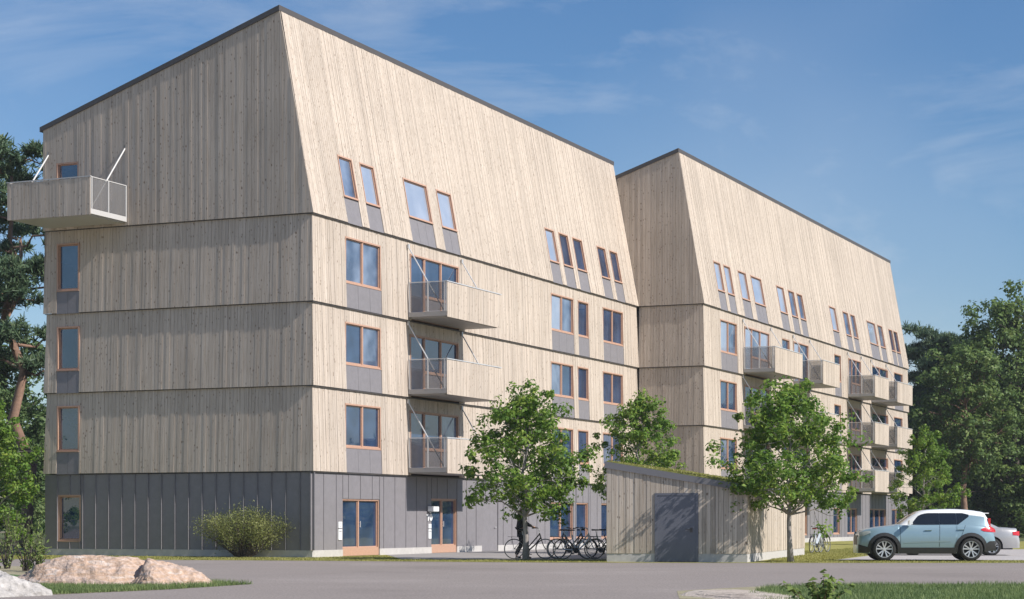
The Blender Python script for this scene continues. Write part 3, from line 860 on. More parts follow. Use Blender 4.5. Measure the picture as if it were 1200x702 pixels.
for a, b in ((0.0, 1.50), (2.85, SW)):
    mb.hexa([sp(a, -0.012, 0), sp(b, -0.012, 0), sp(b, 0.02, 0), sp(a, 0.02, 0), sp(a, -0.012, 0.27), sp(b, -0.012, 0.27), sp(b, 0.02, 0.27), sp(a, 0.02, 0.27)])
mb.hexa([sp(SW - 0.02, 0.025, 0), sp(SW + 0.012, 0.0, 0), sp(SW + 0.012, SLn, 0), sp(SW - 0.02, SLn, 0), sp(SW - 0.02, 0.025, 0.27), sp(SW + 0.012, 0.0, 0.27), sp(SW + 0.012, SLn, 0.27), sp(SW - 0.02, SLn, 0.27)])
mb.build('plinth', M['concrete'], SHD)
mb = MB()
def rb(x0, x1, y0, y1, lo, hi, mi=0):
    mb.hexa([sp(x0, y0, shed_top(x0) + lo), sp(x1, y0, shed_top(x1) + lo), sp(x1, y1, shed_top(x1) + lo), sp(x0, y1, shed_top(x0) + lo), sp(x0, y0, shed_top(x0) + hi), sp(x1, y0, shed_top(x1) + hi), sp(x1, y1, shed_top(x1) + hi), sp(x0, y1, shed_top(x0) + hi)], mi)
rb(-0.06, SW + 0.06, -0.075, SLn + 0.05, -0.2, 0.0)
rf = mb.build('roof', M['metal_dark'], SHD)
rf.data.materials[0] = plain('grey_roof_edge', (0.17, 0.165, 0.175), 0.6)
g = np.random.default_rng(8)
n = 9000
px, py = g.random(n) * SW, g.random(n) ** 1.6 * SLn - 0.03
hh = 0.02 + 0.06 * g.random(n); an = g.random(n) * 6.28
zz = 3.11 - 0.17 * px
wx, wy = np.cos(an) * 0.03, np.sin(an) * 0.03
v = np.stack([np.c_[px + SK * py - wx, py - wy, zz], np.c_[px + SK * py + wx, py + wy, zz], np.c_[px + SK * py + wy, py - wx, zz + hh]], 1)
mb = MB(); rb(0.0, SW, -0.05, SLn, 0.002, 0.03)
mb.build('planting_bed', M['sedum'], SHD)
tag(link('roof_plants', np_mesh('roof_plants', v.reshape(-1, 3), np.arange(n * 3).reshape(-1, 3), M['grass_yellow'], 3), SHD), kind='stuff')
mb = MB()
mb.bx(1.57, 2.78, -0.03, 0.02, 0.02, 2.06)
dr = mb.build('door', M['door_metal'], SHD)
mb = MB(); mb.bx(1.50, 1.57, -0.045, 0.022, 0.0, 2.13); mb.bx(2.78, 2.85, -0.045, 0.022, 0.0, 2.13); mb.bx(1.57, 2.78, -0.043, 0.022, 2.06, 2.128)
mb.build('door_frame', M['door_metal'], dr)
mb = MB(); mb.bx(2.46, 2.64, -0.095, -0.075, 1.0, 1.022); mb.bx(2.62, 2.64, -0.076, -0.032, 1.0, 1.022); mb.bx(2.59, 2.67, -0.034, -0.0301, 0.92, 1.07)
mb.build('handle', M['metal_dark'], dr)

# ------------------------------------------------------------------ trees and shrubs
def leaf_quads(c, nrm, L, Wd, g):
    """one small folded leaf at every centre"""
    n = len(c)
    nrm = nrm / (np.linalg.norm(nrm, axis=1, keepdims=True) + 1e-9)
    r = g.normal(size=(n, 3)); a = np.cross(nrm, r); a /= (np.linalg.norm(a, axis=1, keepdims=True) + 1e-9)
    b = np.cross(nrm, a)
    l = (L * (0.6 + 0.8 * g.random(n)))[:, None]; w = l * Wd
    v = np.stack([c - a * l / 2, c - b * w / 2 + nrm * w * 0.22 - a * l * 0.08, c + a * l / 2 - nrm * l * 0.12, c + b * w / 2 + nrm * w * 0.22 - a * l * 0.08], 1)
    return v.reshape(-1, 3)

def limb_path(p0, p1, sag, g, k=5, wob=0.05):
    p0, p1 = np.array(p0, float), np.array(p1, float); L = np.linalg.norm(p1 - p0)
    out = []
    for i in range(k):
        t = i / (k - 1)
        q = p0 + (p1 - p0) * t + np.array([0, 0, sag * L * math.sin(PI * t)])
        if 0 < i < k - 1: q = q + g.normal(size=3) * wob * L
        out.append(q)
    return out

def tree(name, label, cat, x, y, h, base, rad, tr, n_leaf, leaf, seed, bark, lm, group=None, limbs=26, lean=(0, 0), shape=(0.85, 0.12, 0.75), up=0.55, clump=0.24, squash=0.75, subs=4, oval=1.0):
    g = np.random.default_rng(seed)
    T = thing(name, label, cat, (x, y, 0), 0, group)
    mb = MB()
    top = np.array([lean[0], lean[1], h * 0.93])
    ax = limb_path((0, 0, 0), top, 0, g, 8, 0.012)
    mb.tube(ax, [tr * (1.25 if i == 0 else 1.0) * (1 - 0.88 * (i / 7) ** 0.9) for i in range(8)], 9)
    def axis(z):
        t = min(max(z / top[2], 0), 1) * 7; i = min(int(t), 6); return ax[i] + (ax[i + 1] - ax[i]) * (t - i)
    cl = []
    for k in range(limbs):
        t = (k + 0.5) / limbs
        zc = base + (h - base) * t
        ang = k * 2.39996 + g.normal() * 0.35
        r = rad * max(0.0, math.sin(PI * (t * shape[0] + shape[1]))) ** shape[2] * (0.68 + 0.45 * g.random())
        end = axis(zc * 0.98) + np.array([math.cos(ang) * r, math.sin(ang) * r * oval, 0]); end[2] = zc + g.normal() * 0.02 * h
        s0 = axis(max(zc - r * up, base * 0.82))
        path = limb_path(s0, end, 0.05, g, 5, 0.035)
        r0 = tr * 0.42 * (1 - 0.6 * t)
        mb.tube(path, [r0, r0 * 0.75, r0 * 0.5, r0 * 0.32, r0 * 0.15], 5, cap=False)
        cl.append((end, 1.0)); cl.append((path[3] + g.normal(size=3) * 0.08 * rad, 0.9))
        if g.random() < 0.6: cl.append((path[2] + g.normal(size=3) * 0.12 * rad, 0.7))
        for s in range(subs):
            q = path[2 + (s % 2)]; d = g.normal(size=3) * np.array([1, 1, 0.6]); d /= np.linalg.norm(d)
            e = q + d * rad * (0.22 + 0.25 * g.random())
            e = e + (end - q) * 0.45
            mb.tube([q, (q + e) / 2 + g.normal(size=3) * 0.03 * rad, e], [r0 * 0.35, r0 * 0.25, r0 * 0.1], 4, cap=False)
            cl.append((e, 0.8))
    cl.append((axis(h * 0.9), 0.8)); cl.append((top, 0.6))
    mb.build('trunk', bark, T, smooth=True)
    P = np.array([c for c, _ in cl]); wt = np.array([w for _, w in cl]) * (0.5 + g.random(len(cl)))
    cnt = np.maximum(1, (n_leaf * wt / wt.sum()).astype(int))
    ci = np.repeat(np.arange(len(cl)), cnt)
    n = len(ci)
    d = g.normal(size=(n, 3)); d /= np.linalg.norm(d, axis=1, keepdims=True)
    rr = (g.random(n) ** 0.45)[:, None] * (rad * clump * (0.55 + 0.7 * g.random(len(cl))))[ci][:, None]
    c = P[ci] + d * rr * np.array([1, 1, squash])
    nr = d * 1.0 + np.array([0, 0, 0.55]) + g.normal(size=(n, 3)) * 0.38
    link('crown', np_mesh('crown', leaf_quads(c, nr, leaf, 0.62, g), np.arange(n * 4).reshape(-1, 4), lm), T)
    return T

def pine(name, label, x, y, h, base, rad, tr, tufts, seed, lean=(0, 0), limbs=30, group=None, needle=0.34, fork=False):
    """scots pine: bare bent limbs carrying flat pads of needle tufts"""
    g = np.random.default_rng(seed)
    T = thing(name, label, 'tree', (x, y, 0), 0, group)
    mb = MB()
    top = np.array([lean[0], lean[1], h * 0.95])
    ax = limb_path((0, 0, 0), top, 0, g, 10, 0.016)
    mb.tube(ax, [tr * (1.2 if i == 0 else 1) * (1 - 0.8 * i / 9) for i in range(10)], 9)
    if fork:
        f0 = ax[5]; mb.tube(limb_path(f0, f0 + np.array([0.9, -0.4, h * 0.2]), 0.03, g, 6, 0.04), [tr * 0.5, tr * 0.46, tr * 0.42, tr * 0.36, tr * 0.28, tr * 0.15], 8)
    def axis(z):
        t = min(max(z / top[2], 0), 1) * 9; i = min(int(t), 8); return ax[i] + (ax[i + 1] - ax[i]) * (t - i)
    pads = []
    for k in range(limbs):
        t = (k + 0.5) / limbs
        zc = base + (h - base) * t
        ang = k * 2.39996 + g.normal() * 0.5
        r = rad * (math.sin(PI * (0.18 + 0.74 * t)) ** 0.7) * (0.45 + 0.65 * g.random())
        s0 = axis(zc - r * 0.15)
        end = s0 + np.array([math.cos(ang) * r, math.sin(ang) * r, r * 0.25 + g.normal() * 0.3])
        path = limb_path(s0, end, -0.06, g, 6, 0.05)
        r0 = tr * 0.30 * (1 - 0.5 * t)
        mb.tube(path, [r0, r0 * 0.85, r0 * 0.7, r0 * 0.55, r0 * 0.4, r0 * 0.2], 5, cap=False)
        for s in range(6):
            q = path[2 + s % 4] if s < 4 else path[5]
            d = g.normal(size=3) * np.array([1, 1, 0.3]); d /= np.linalg.norm(d)
            e = q + d * rad * (0.1 + 0.2 * g.random()) + np.array([0, 0, 0.25])
            mb.tube([q, (q + e) / 2, e], [r0 * 0.3, r0 * 0.2, r0 * 0.1], 4, cap=False)
            pads.append(e)
        pads.append(end)
    mb.build('trunk', M['pine_bark'], T, smooth=True)
    P = np.array(pads)
    ti = g.integers(0, len(P), tufts)
    d = g.normal(size=(tufts, 3)); d /= np.linalg.norm(d, axis=1, keepdims=True)
    tc_ = P[ti] + d * (g.random(tufts) ** 0.5)[:, None] * (rad * 0.17 * (0.5 + g.random(len(P))))[ti][:, None] * np.array([1, 1, 0.42])
    K = 7
    c = np.repeat(tc_, K, 0); n = len(c)
    nd = g.normal(size=(n, 3)) + np.array([0, 0, 0.7]); nd /= np.linalg.norm(nd, axis=1, keepdims=True)
    sd_ = np.cross(nd, g.normal(size=(n, 3))); sd_ /= np.linalg.norm(sd_, axis=1, keepdims=True)
    L = (needle * (0.6 + 0.7 * g.random(n)))[:, None]; w = needle * 0.10
    v = np.stack([c - sd_ * w, c + sd_ * w, c + nd * L + sd_ * w * 0.4, c + nd * L - sd_ * w * 0.4], 1).reshape(-1, 3)
    link('crown', np_mesh('crown', v, np.arange(n * 4).reshape(-1, 4), M['needle']), T)
    return T

def shrub(name, label, cat, x, y, h, rad, stems, n_leaf, leaf, seed, lm, bark, spread=1.0, z0=0.0, group=None, lo=0.25, aspect=0.5, ends=0.5):
    """many stems fanning from one stool, small leaves along them"""
    g = np.random.default_rng(seed)
    T = thing(name, label, cat, (x, y, z0), 0, group)
    mb = MB(); C = []
    for k in range(stems):
        a = k * 2.39996 + g.normal() * 0.3; f = math.sqrt((k + 0.5) / stems) * spread
        hh = h * (1.0 - 0.32 * f * f) * (0.82 + 0.22 * g.random())
        e = np.array([math.cos(a) * rad * f, math.sin(a) * rad * f * 0.75, hh])
        s = np.array([math.cos(a) * rad * 0.12 * f, math.sin(a) * rad * 0.12 * f, 0])
        path = limb_path(s, e, 0.0, g, 6, 0.03)
        mb.tube(path, [0.018, 0.015, 0.012, 0.009, 0.006, 0.003], 4, cap=False)
        for i in range(int(n_leaf / stems)):
            t = lo + (1 - lo) * g.random() ** ends; q = t * 5; j = min(int(q), 4)
            C.append(path[j] + (path[j + 1] - path[j]) * (q - j) + g.normal(size=3) * rad * 0.075)
    mb.build('stems', bark, T)
    C = np.array(C); n = len(C)
    nr = g.normal(size=(n, 3)) + np.array([0, 0, 0.5])
    link('foliage', np_mesh('foliage', leaf_quads(C, nr, leaf, aspect, g), np.arange(n * 4).reshape(-1, 4), lm), T)
    return T

STREET = 'young street trees'
KW = dict(shape=(0.78, 0.22, 0.85), leaf=0.125, bark=M['bark'], lm=M['leaf'], group=STREET, clump=0.17, squash=0.8, subs=6)
tree('street_tree', 'young broad-crowned tree on the verge in front of the person with the bicycle', 'tree', 0.45, 64.2, 5.3, 1.75, 1.9, 0.10, 13500, seed=11, limbs=34, **KW)
tree('street_tree', 'young leafy tree whose trunk is hidden behind the planted shed roof', 'tree', 4.95, 76.5, 5.9, 2.0, 1.7, 0.09, 11000, seed=12, limbs=32, **KW)
tree('street_tree', 'young tree with a thin bare trunk at the right corner of the shed', 'tree', 8.62, 61.2, 5.15, 1.85, 2.05, 0.09, 15000, seed=19, limbs=34, lean=(-0.05, 0.1), **KW)
tree('street_tree', 'young tree at the far end of the farther block, behind the parked suv', 'tree', 21.5, 103.0, 5.7, 1.2, 1.6, 0.09, 10000, seed=14, limbs=28, **KW)
KW['group'] = None
tree('broadleaf_tree', 'low bushy tree at the far left edge in front of the pine trunk', 'tree', -19.1, 72.5, 5.4, 0.9, 1.6, 0.09, 13000, seed=15, limbs=32, **KW)
pine('pine_tree', 'tall crooked pine rising behind the left end of the nearer block', -23.2, 94.0, 19.4, 8.0, 3.9, 0.33, 5200, 21, lean=(-0.6, 0), limbs=23, fork=True)
# trees behind the left end
BL = 'trees behind the left end of the nearer block'
for i, (x, y, h, r, lm, sd_, lab) in enumerate([
    (-28.5, 112, 11.0, 3.6, 'leaf_dark', 31, 'dark full tree behind the crooked pine at the left edge'),
    (-33.5, 135, 8.0, 4.2, 'leaf_mid', 32, 'lower mid green tree behind the pine at the left edge'),
    (-32.5, 150, 5.0, 3.4, 'leaf_dark', 33, 'low dark tree seen just left of the ground floor corner')]):
    tree('broadleaf_tree', lab, 'tree', x, y, h, h * 0.18, r, 0.18, 12000, 0.28, sd_, M['dark_bark'], M[lm], BL, limbs=30, clump=0.2)
# the grove to the right
GR = 'trees of the grove beyond the parking'
tree('broadleaf_tree', 'tallest full-crowned tree of the grove at the right edge', 'tree', 38.6, 152, 17.9, 3.0, 5.6, 0.35, 34000, 0.30, 41, M['dark_bark'], M['leaf_mid'], GR, limbs=60, clump=0.17, subs=5)
pine('pine_tree', 'dark pine of the grove right beside the far end of the farther block', 34.2, 158, 16.0, 6.5, 4.2, 0.28, 8500, 42, limbs=32, group=GR, needle=0.42)
tree('broadleaf_tree', 'medium bright green tree at the right edge below the tallest grove tree', 'tree', 41.2, 157, 12.5, 2.4, 4.0, 0.24, 26000, 0.26, 43, M['dark_bark'], M['leaf_mid'], GR, limbs=46, clump=0.17, subs=5)
tree('broadleaf_tree', 'dense dark tree standing behind the bare reddish trunk of the grove', 'tree', 34.6, 166, 11.5, 1.5, 4.4, 0.25, 20000, 0.32, 44, M['dark_bark'], M['leaf_dark'], GR, limbs=38)
tree('broadleaf_tree', 'broad dark tree deepest in the grove above the white car', 'tree', 42.5, 178, 15.0, 2.0, 6.0, 0.3, 22000, 0.38, 45, M['dark_bark'], M['leaf_dark'], GR, limbs=42)
tree('broadleaf_tree', 'tall grove tree cut off by the right edge of the view', 'tree', 44.5, 160, 17.5, 3.0, 5.2, 0.33, 24000, 0.32, 46, M['dark_bark'], M['leaf_mid'], GR, limbs=48, clump=0.19)
tree('broadleaf_tree', 'full tree with a bare pale reddish trunk rising behind the parked suv', 'tree', 33.3, 145, 13.5, 5.6, 3.4, 0.30, 17000, 0.27, 47, M['pine_bark'], M['leaf_mid'], GR, limbs=42, clump=0.19, subs=5)
for i, (x, y, h, r, lm, sd_, lab) in enumerate([
    (31.0, 152, 8.2, 2.3, 'leaf_dark', 51, 'tall dark bush at the far end of the farther block'),
    (34.6, 152, 3.6, 3.0, 'leaf_dark', 52, 'dark bush behind the rear window of the suv'),
    (39.0, 150, 3.2, 3.0, 'leaf_mid', 53, 'sunlit bush under the grove above the white car'),
    (44.0, 148, 3.8, 3.2, 'leaf_dark', 54, 'dark bush under the grove at the right edge')]):
    tree('bush', lab, 'bush', x, y, h, 0.3, r, 0.08, 9000, 0.25, sd_, M['dark_bark'], M[lm], 'bushes under the grove', limbs=24, shape=(0.6, 0.4, 0.6))

# far woods closing the view
def far_wood(seed, x0, x1, y, hgt, n):
    g = np.random.default_rng(seed)
    xs = x0 + (x1 - x0) * g.random(n)
    top = hgt * (0.72 + 0.2 * np.sin(xs * 0.31 + seed) + 0.12 * np.sin(xs * 0.9) + 0.08 * np.sin(xs * 2.3))
    zz = top * g.random(n) ** 0.8
    yy = y + g.normal(size=n) * 5
    c = np.c_[xs, yy, zz]
    nr = np.c_[g.normal(size=n) * 0.6, -0.3 + g.normal(size=n) * 0.6, 0.6 + 0 * xs]
    o = link('far_wood', np_mesh('far_wood', leaf_quads(c, nr, 1.1, 0.7, g), np.arange(n * 4).reshape(-1, 4), M['leaf_dark']))
    return tag(o, kind='stuff')
far_wood(3, -110, 10, 240, 11, 16000)
far_wood(4, 30, 210, 235, 15, 26000)

shrub('round_bush', 'feathery olive-green bush fanning out against the grey base of the gable wall', 'bush', -9.35, 68.6, 1.74, 1.72, 90, 11500, 0.07, 61, M['leaf_olive'], M['dark_bark'], lo=0.36, aspect=0.35, ends=0.75)
for i, (x, y, h, r, sd_, lab) in enumerate([(-12.3, 50.0, 1.5, 0.55, 62, 'tall weedy shrub at the left edge behind the white rock'), (-11.75, 49.0, 0.95, 0.4, 63, 'shorter weedy shrub just left of the pink boulder'), (-13.4, 52.5, 1.9, 0.6, 64, 'weedy shrub cut by the left edge of the view')]):
    shrub('weedy_shrub', lab, 'shrub', x, y, h, r, 12, 300, 0.10, sd_, M['weed'], M['dark_bark'], group='weedy shrubs at the left edge', lo=0.1, aspect=0.45, ends=1.0)

def leafy_plant(name, label, x, y, h, seed):
    g = np.random.default_rng(seed)
    T = thing(name, label, 'plant', (x, y, 0))
    mb = MB(); C = []; Nn = []
    for k in range(12):
        a = k * 2.4; f = 0.14 + 0.34 * ((k % 5) / 4); hh = h * (1.0 if k == 0 else 0.62 + 0.25 * g.random())
        e = np.array([math.cos(a) * f * (0.2 if k == 0 else 1.2), math.sin(a) * f, hh])
        path = limb_path((0, 0, 0), e, 0.0, g, 6, 0.02)
        mb.tube(path, [0.010, 0.009, 0.007, 0.006, 0.004, 0.002], 5, cap=False)
        for i in range(16):
            q = 1.2 + 3.8 * i / 15; j = min(int(q), 4)
            p = path[j] + (path[j + 1] - path[j]) * (q - j)
            d = g.normal(size=3) * np.array([1, 1, 0.4]); d /= np.linalg.norm(d)
            C.append(p + d * 0.045); Nn.append(d * 0.5 + np.array([0, 0, 0.8]))
    mb.build('stems', plain('reddish_stem', (0.16, 0.09, 0.05), 0.7), T)
    v = leaf_quads(np.array(C), np.array(Nn), 0.115, 0.72, g)
    for i in range(len(C)):
        me = np_mesh('leaf', v[4 * i:4 * i + 4], np.arange(4).reshape(1, 4), M['weed'])
        link('leaf', me, T)
    return T
leafy_plant('leafy_plant', 'small broad-leaved plant in the foreground at the bottom right', 4.42, 28.2, 0.56, 65)

grass('green_grass', [(-5.2, 39.8), (-6.3, 36.9), (-8.0, 34.2), (-10, 34), (-10, 40.6), (-8.0, 41.0)], 26000, 0.09, 0.014, M['grass_green'], 71)
grass('green_grass', [(4.7, 37.2), (5.4, 38.5), (6.5, 39.35), (14, 39.4), (14, 28), (3.9, 28), (4.0, 33.5)], 46000, 0.085, 0.014, M['grass_green'], 72)
grass('verge_grass', [(-24, 69), (-14, 65.1), (-6.6, 63.1), (1, 60.4), (2.9, 60.4), (3.1, 64.0), (-3.6, 64.7), (-4.6, 72.2), (-6.9, 67.6), (-18, 72.8)], 15000, 0.035, 0.03, M['grass_yellow'], 73)
grass('verge_grass', [(7.6, 60.0), (9, 59.8), (26, 60.0), (26, 63.0), (10.2, 63.3), (12.7, 71.5), (17, 84), (16, 92), (11.3, 80)], 18000, 0.035, 0.03, M['grass_yellow'], 74)

# ------------------------------------------------------------------ rocks
from mathutils import noise
def rock(name, label, x, y, size, seed, material, rz=0.0, sink=0.25, rough=0.16, group=None, flat=0.0, sub=64, cuts=6):
    mb = MB(); nu, nv = sub * 2, sub
    off = Vector((seed * 3.1, seed * 1.7, seed * 0.9)); rg = random.Random(seed)
    planes = [(Vector((rg.uniform(-1, 1), rg.uniform(-1, 0.4), rg.uniform(-0.1, 0.9))).normalized(), rg.uniform(0.72, 0.93)) for _ in range(cuts)]
    for j in range(nv + 1):
        ph = PI * j / nv
        for i in range(nu):
            t = 2 * PI * i / nu
            d = Vector((math.sin(ph) * math.cos(t), math.sin(ph) * math.sin(t), math.cos(ph)))
            k = 1 + rough * 1.5 * noise.fractal(d * 0.9 + off, 1.0, 2.0, 2) + rough * 0.30 * noise.fractal(d * 4 + off, 0.75, 2.1, 5) - rough * 0.5 * max(0, 0.12 - abs(noise.noise(d * 2.2 + off * 1.3))) / 0.12
            for pn, pd in planes:                              # split faces
                c = d.dot(pn)
                if c > 0.05: k = min(k, pd / c + 0.05 * noise.fractal(d * 5 + off, 0.8, 2.0, 4))
            mb.v.append((d.x * k * size[0], d.y * k * size[1], max(d.z, -0.5) * k * size[2] * (1 - flat * max(0, d.z) ** 2)))
    for j in range(nv):
        for i in range(nu):
            mb.f.append((j * nu + i, (j + 1) * nu + i, (j + 1) * nu + (i + 1) % nu, j * nu + (i + 1) % nu)); mb.m.append(0)
    o = mb.build(name, material, None, True)
    o.location = (x, y, -sink * size[2]); o.rotation_euler = (0, 0, rz)
    return tag(o, label, 'boulder', group)
RK = 'boulders in the grass by the road'
rock('boulder', 'largest pink granite boulder with a streaked flank, in the left foreground grass', -8.15, 39.3, (1.95, 1.0, 1.0), 3, M['rock_pink'], 0.12, group=RK, sink=0.32, cuts=9)
rock('boulder', 'rounded pink granite boulder at the tip of the left foreground grass', -6.78, 39.3, (0.95, 0.75, 0.84), 27, M['rock_pink'], -0.1, group=RK, sink=0.3, cuts=8)
rock('boulder', 'smallest pink granite boulder in front of the two big pink ones', -6.95, 38.5, (0.62, 0.42, 0.50), 9, M['rock_pink'], 0.2, group=RK, sink=0.3, cuts=8)
rock('boulder', 'grey-white boulder at the bottom left corner', -9.05, 34.0, (1.4, 0.9, 0.88), 33, M['rock_white'], -0.3, rough=0.16, group=RK, cuts=7, sink=0.3)
rock('boulder', 'low flat pinkish rock at the bottom edge beside the small leafy plant', 3.95, 33.4, (1.05, 2.3, 0.11), 17, M['rock_pale'], 0.1, 0.1, rough=0.1, group=RK)

# ------------------------------------------------------------------ cars
def lerp_tab(tab, x):
    if x <= tab[0][0]: return tab[0][1]
    for (a, p), (b, q) in zip(tab, tab[1:]):
        if x <= b:
            t = (x - a) / (b - a); return p + (q - p) * t
    return tab[-1][1]

def smooth_tab(tab, x):
    """monotone-ish smooth interpolation"""
    if x <= tab[0][0]: return tab[0][1]
    for i, ((a, p), (b, q)) in enumerate(zip(tab, tab[1:])):
        if x <= b:
            h = b - a; t = (x - a) / h
            m0 = (q - tab[i - 1][1]) / (b - tab[i - 1][0]) if i > 0 else (q - p) / h
            m1 = (tab[i + 2][1] - p) / (tab[i + 2][0] - a) if i + 2 < len(tab) else (q - p) / h
            return (2 * t**3 - 3 * t * t + 1) * p + (t**3 - 2 * t * t + t) * h * m0 + (-2 * t**3 + 3 * t * t) * q + (t**3 - t * t) * h * m1
    return tab[-1][1]

def car_wheel(root, x, y, r, side):
    s = -1 if side < 0 else 1
    mb = MB(); mb.lathe([(0.0, -0.05 * s), (r * 0.70, -0.05 * s), (r * 0.72, 0.07 * s), (r * 0.72, -0.10 * s)], n=28)
    wh = mb.build('wheel', M['black'], root)
    wh.location = (x, y, r)
    mb = MB(); w = 0.115
    mb.lathe([(r * 0.72, -w), (r * 0.90, -w * 1.05), (r * 0.985, -w * 0.8), (r, -w * 0.4), (r, w * 0.4), (r * 0.985, w * 0.8), (r * 0.90, w * 1.05), (r * 0.72, w)], n=36)
    mb.build('tyre', M['rubber'], wh, True)
    mb = MB(); o = 0.085 * s
    mb.lathe([(r * 0.66, o * 0.9), (r * 0.665, o * 1.06), (r * 0.735, o * 1.06), (r * 0.735, o * 0.8)], n=36)
    for k in range(5):
        for dv in (-0.20, 0.20):
            a = 2 * PI * k / 5 + 0.3
            p = Vector((math.cos(a + dv * 0.6) * r * 0.12, o * 0.9, math.sin(a + dv * 0.6) * r * 0.12)); q = Vector((math.cos(a + dv * 1.25) * r * 0.68, o * 1.05, math.sin(a + dv * 1.25) * r * 0.68))
            d = (q - p).normalized(); n_ = Vector((-d.z, 0, d.x)) * r * 0.042; th = Vector((0, 0.025 * s, 0))
            mb.hexa([p - n_ - th, q - n_ * 1.5 - th, q + n_ * 1.5 - th, p + n_ - th, p - n_, q - n_ * 1.5, q + n_ * 1.5, p + n_] if s > 0 else [p - n_, q - n_ * 1.5, q + n_ * 1.5, p + n_, p - n_ - th, q - n_ * 1.5 - th, q + n_ * 1.5 - th, p + n_ - th])
    mb.lathe([(0.0, o * 1.02), (r * 0.15, o * 1.0), (r * 0.17, o * 0.7)], n=16)
    mb.build('rim', M['alloy'], wh)

def car(name, label, cat, loc, rz, D, group=None):
    T = thing(name, label, cat, loc, rz, group)
    Lf, Lr, Wh = D['x0'], D['x1'], D['w'] / 2
    r, R = D['r'], D['r'] + 0.075
    wx = D['wheels']
    top, belt, roof = D['top'], D['belt'], D['roof']
    sill = D['sill']
    def plan(x):
        f = max(0, (D['nose'] - x) / (D['nose'] - Lf)); b = max(0, (x - D['tail']) / (Lr - D['tail']))
        return 1 - 0.26 * f ** 2.6 - 0.20 * b ** 2.6
    def zlow(x):
        z = lerp_tab(sill, x)
        for c in wx:
            if abs(x - c) < R: z = max(z, r + math.sqrt(R * R - (x - c) ** 2) - 0.01)
        return z
    curve = [(0.0, 0.93), (0.22, 0.975), (0.45, 1.0), (0.62, 0.995), (0.78, 0.975), (0.9, 0.945), (1.0, 0.89)]
    def ys(x, z):
        zt = smooth_tab(top, x); return Wh * plan(x) * lerp_tab(curve, (z - 0.25) / (zt - 0.25))
    xs = list(np.linspace(Lf, Lr, 44))
    for c in wx:
        xs = [x for x in xs if abs(x - c) > R + 0.02]
        xs += [c - R * math.cos(PI * k / 12) for k in range(13)] + [c - R - 0.002, c + R + 0.002]
    xs.sort()
    NS, NT = 9, 4
    mb = MB()
    for sgn in (-1, 1):
        i0 = len(mb.v)
        for x in xs:
            zl, zt = zlow(x), smooth_tab(top, x)
            for k in range(NS):
                z = zl + (zt - 0.012 - zl) * k / (NS - 1); mb.v.append((x, sgn * ys(x, z), z))
            ye = ys(x, zt)
            for k in range(1, NT + 1):
                t = k / NT; mb.v.append((x, sgn * ye * (1 - t) , zt + D['crown'] * (1 - (1 - t) ** 2)))
        K = NS + NT
        for a in range(len(xs) - 1):
            for k in range(K - 1):
                q = [i0 + a * K + k, i0 + (a + 1) * K + k, i0 + (a + 1) * K + k + 1, i0 + a * K + k + 1]
                mb.f.append(tuple(q if sgn < 0 else q[::-1])); mb.m.append(0)
    off = len(xs) * K
    for a, fl in ((0, False), (len(xs) - 1, True)):
        for k in range(K - 1):
            q = [a * K + k, a * K + k + 1, off + a * K + k + 1, off + a * K + k]
            mb.f.append(tuple(q if not fl else q[::-1])); mb.m.append(0)
    mb.build('body', D['paint'], T, True)
    mb = MB(); mb.bx(Lf + 0.25, Lr - 0.25, -Wh * 0.8, Wh * 0.8, 0.22, 0.84)
    mb.build('underbody', M['black'], T)
    # greenhouse
    gx = sorted(set(list(np.linspace(D['g0'], D['g1'], 30)) + [a for a in D['pillars']]))
    def gw(x, t):
        zb = lerp_tab(belt, x)
        wb = min(ys(x, zb - 0.02), Wh * 0.93) - 0.01
        wr = Wh * lerp_tab(D['roofw'], x)
        return wb + (wr - wb) * t
    NSg = 5; mb = MB()
    for sgn in (-1, 1):
        i0 = len(mb.v)
        for x in gx:
            zb = lerp_tab(belt, x) - 0.03; zr_ = max(smooth_tab(roof, x), zb + 0.01)
            for k in range(NSg):
                t = k / (NSg - 1); mb.v.append((x, sgn * gw(x, t), zb + (zr_ - 0.03 * min(1, (zr_ - zb) * 3) - zb) * t))
            for k in range(1, 5):
                t = k / 4; mb.v.append((x, sgn * gw(x, 1) * (1 - t) * 0.985, zr_ + 0.02 * (1 - (1 - t) ** 2)))
        K = NSg + 4
        for a in range(len(gx) - 1):
            xm = (gx[a] + gx[a + 1]) / 2
            gl = xm < D['ws'] or D['rw'][0] < xm < D['rw'][1]
            for k in range(K - 1):
                q = [i0 + a * K + k, i0 + (a + 1) * K + k, i0 + (a + 1) * K + k + 1, i0 + a * K + k + 1]
                mb.f.append(tuple(q if sgn < 0 else q[::-1])); mb.m.append(1 if gl and k >= NSg else (2 if xm > D['cq'] and k < NSg - 2 else 0))
    mb.build('cabin_roof', [D['roof_paint'], M['car_glass'], D['paint']], T, True)
    # side glass
    def glass(x0, x1, zb_f, zt_f, nm='side_window'):
        for sgn in (-1, 1):
            m = MB(); n = 8
            for k in range(n):
                xa, xb = x0 + (x1 - x0) * k / n, x0 + (x1 - x0) * (k + 1) / n
                def pt(x, z):
                    zb = lerp_tab(belt, x) - 0.03; zr_ = smooth_tab(roof, x); t = (z - zb) / max(zr_ - 0.03 - zb, 0.05)
                    return (x, sgn * (gw(x, min(t, 1)) + 0.008), z)
                za, zb2 = zb_f(xa), zb_f(xb); ta, tb = max(zt_f(xa), za), max(zt_f(xb), zb2)
                q = [pt(xa, za), pt(xb, zb2), pt(xb, tb), pt(xa, ta)]
                m.quad(*(q if sgn < 0 else q[::-1]))
            m.build(nm, M['car_glass'], T, True)
    for a in D['glass']: glass(*a)
    for c in wx:
        for s in (-1, 1): car_wheel(T, c, s * (Wh - 0.125), r, s)
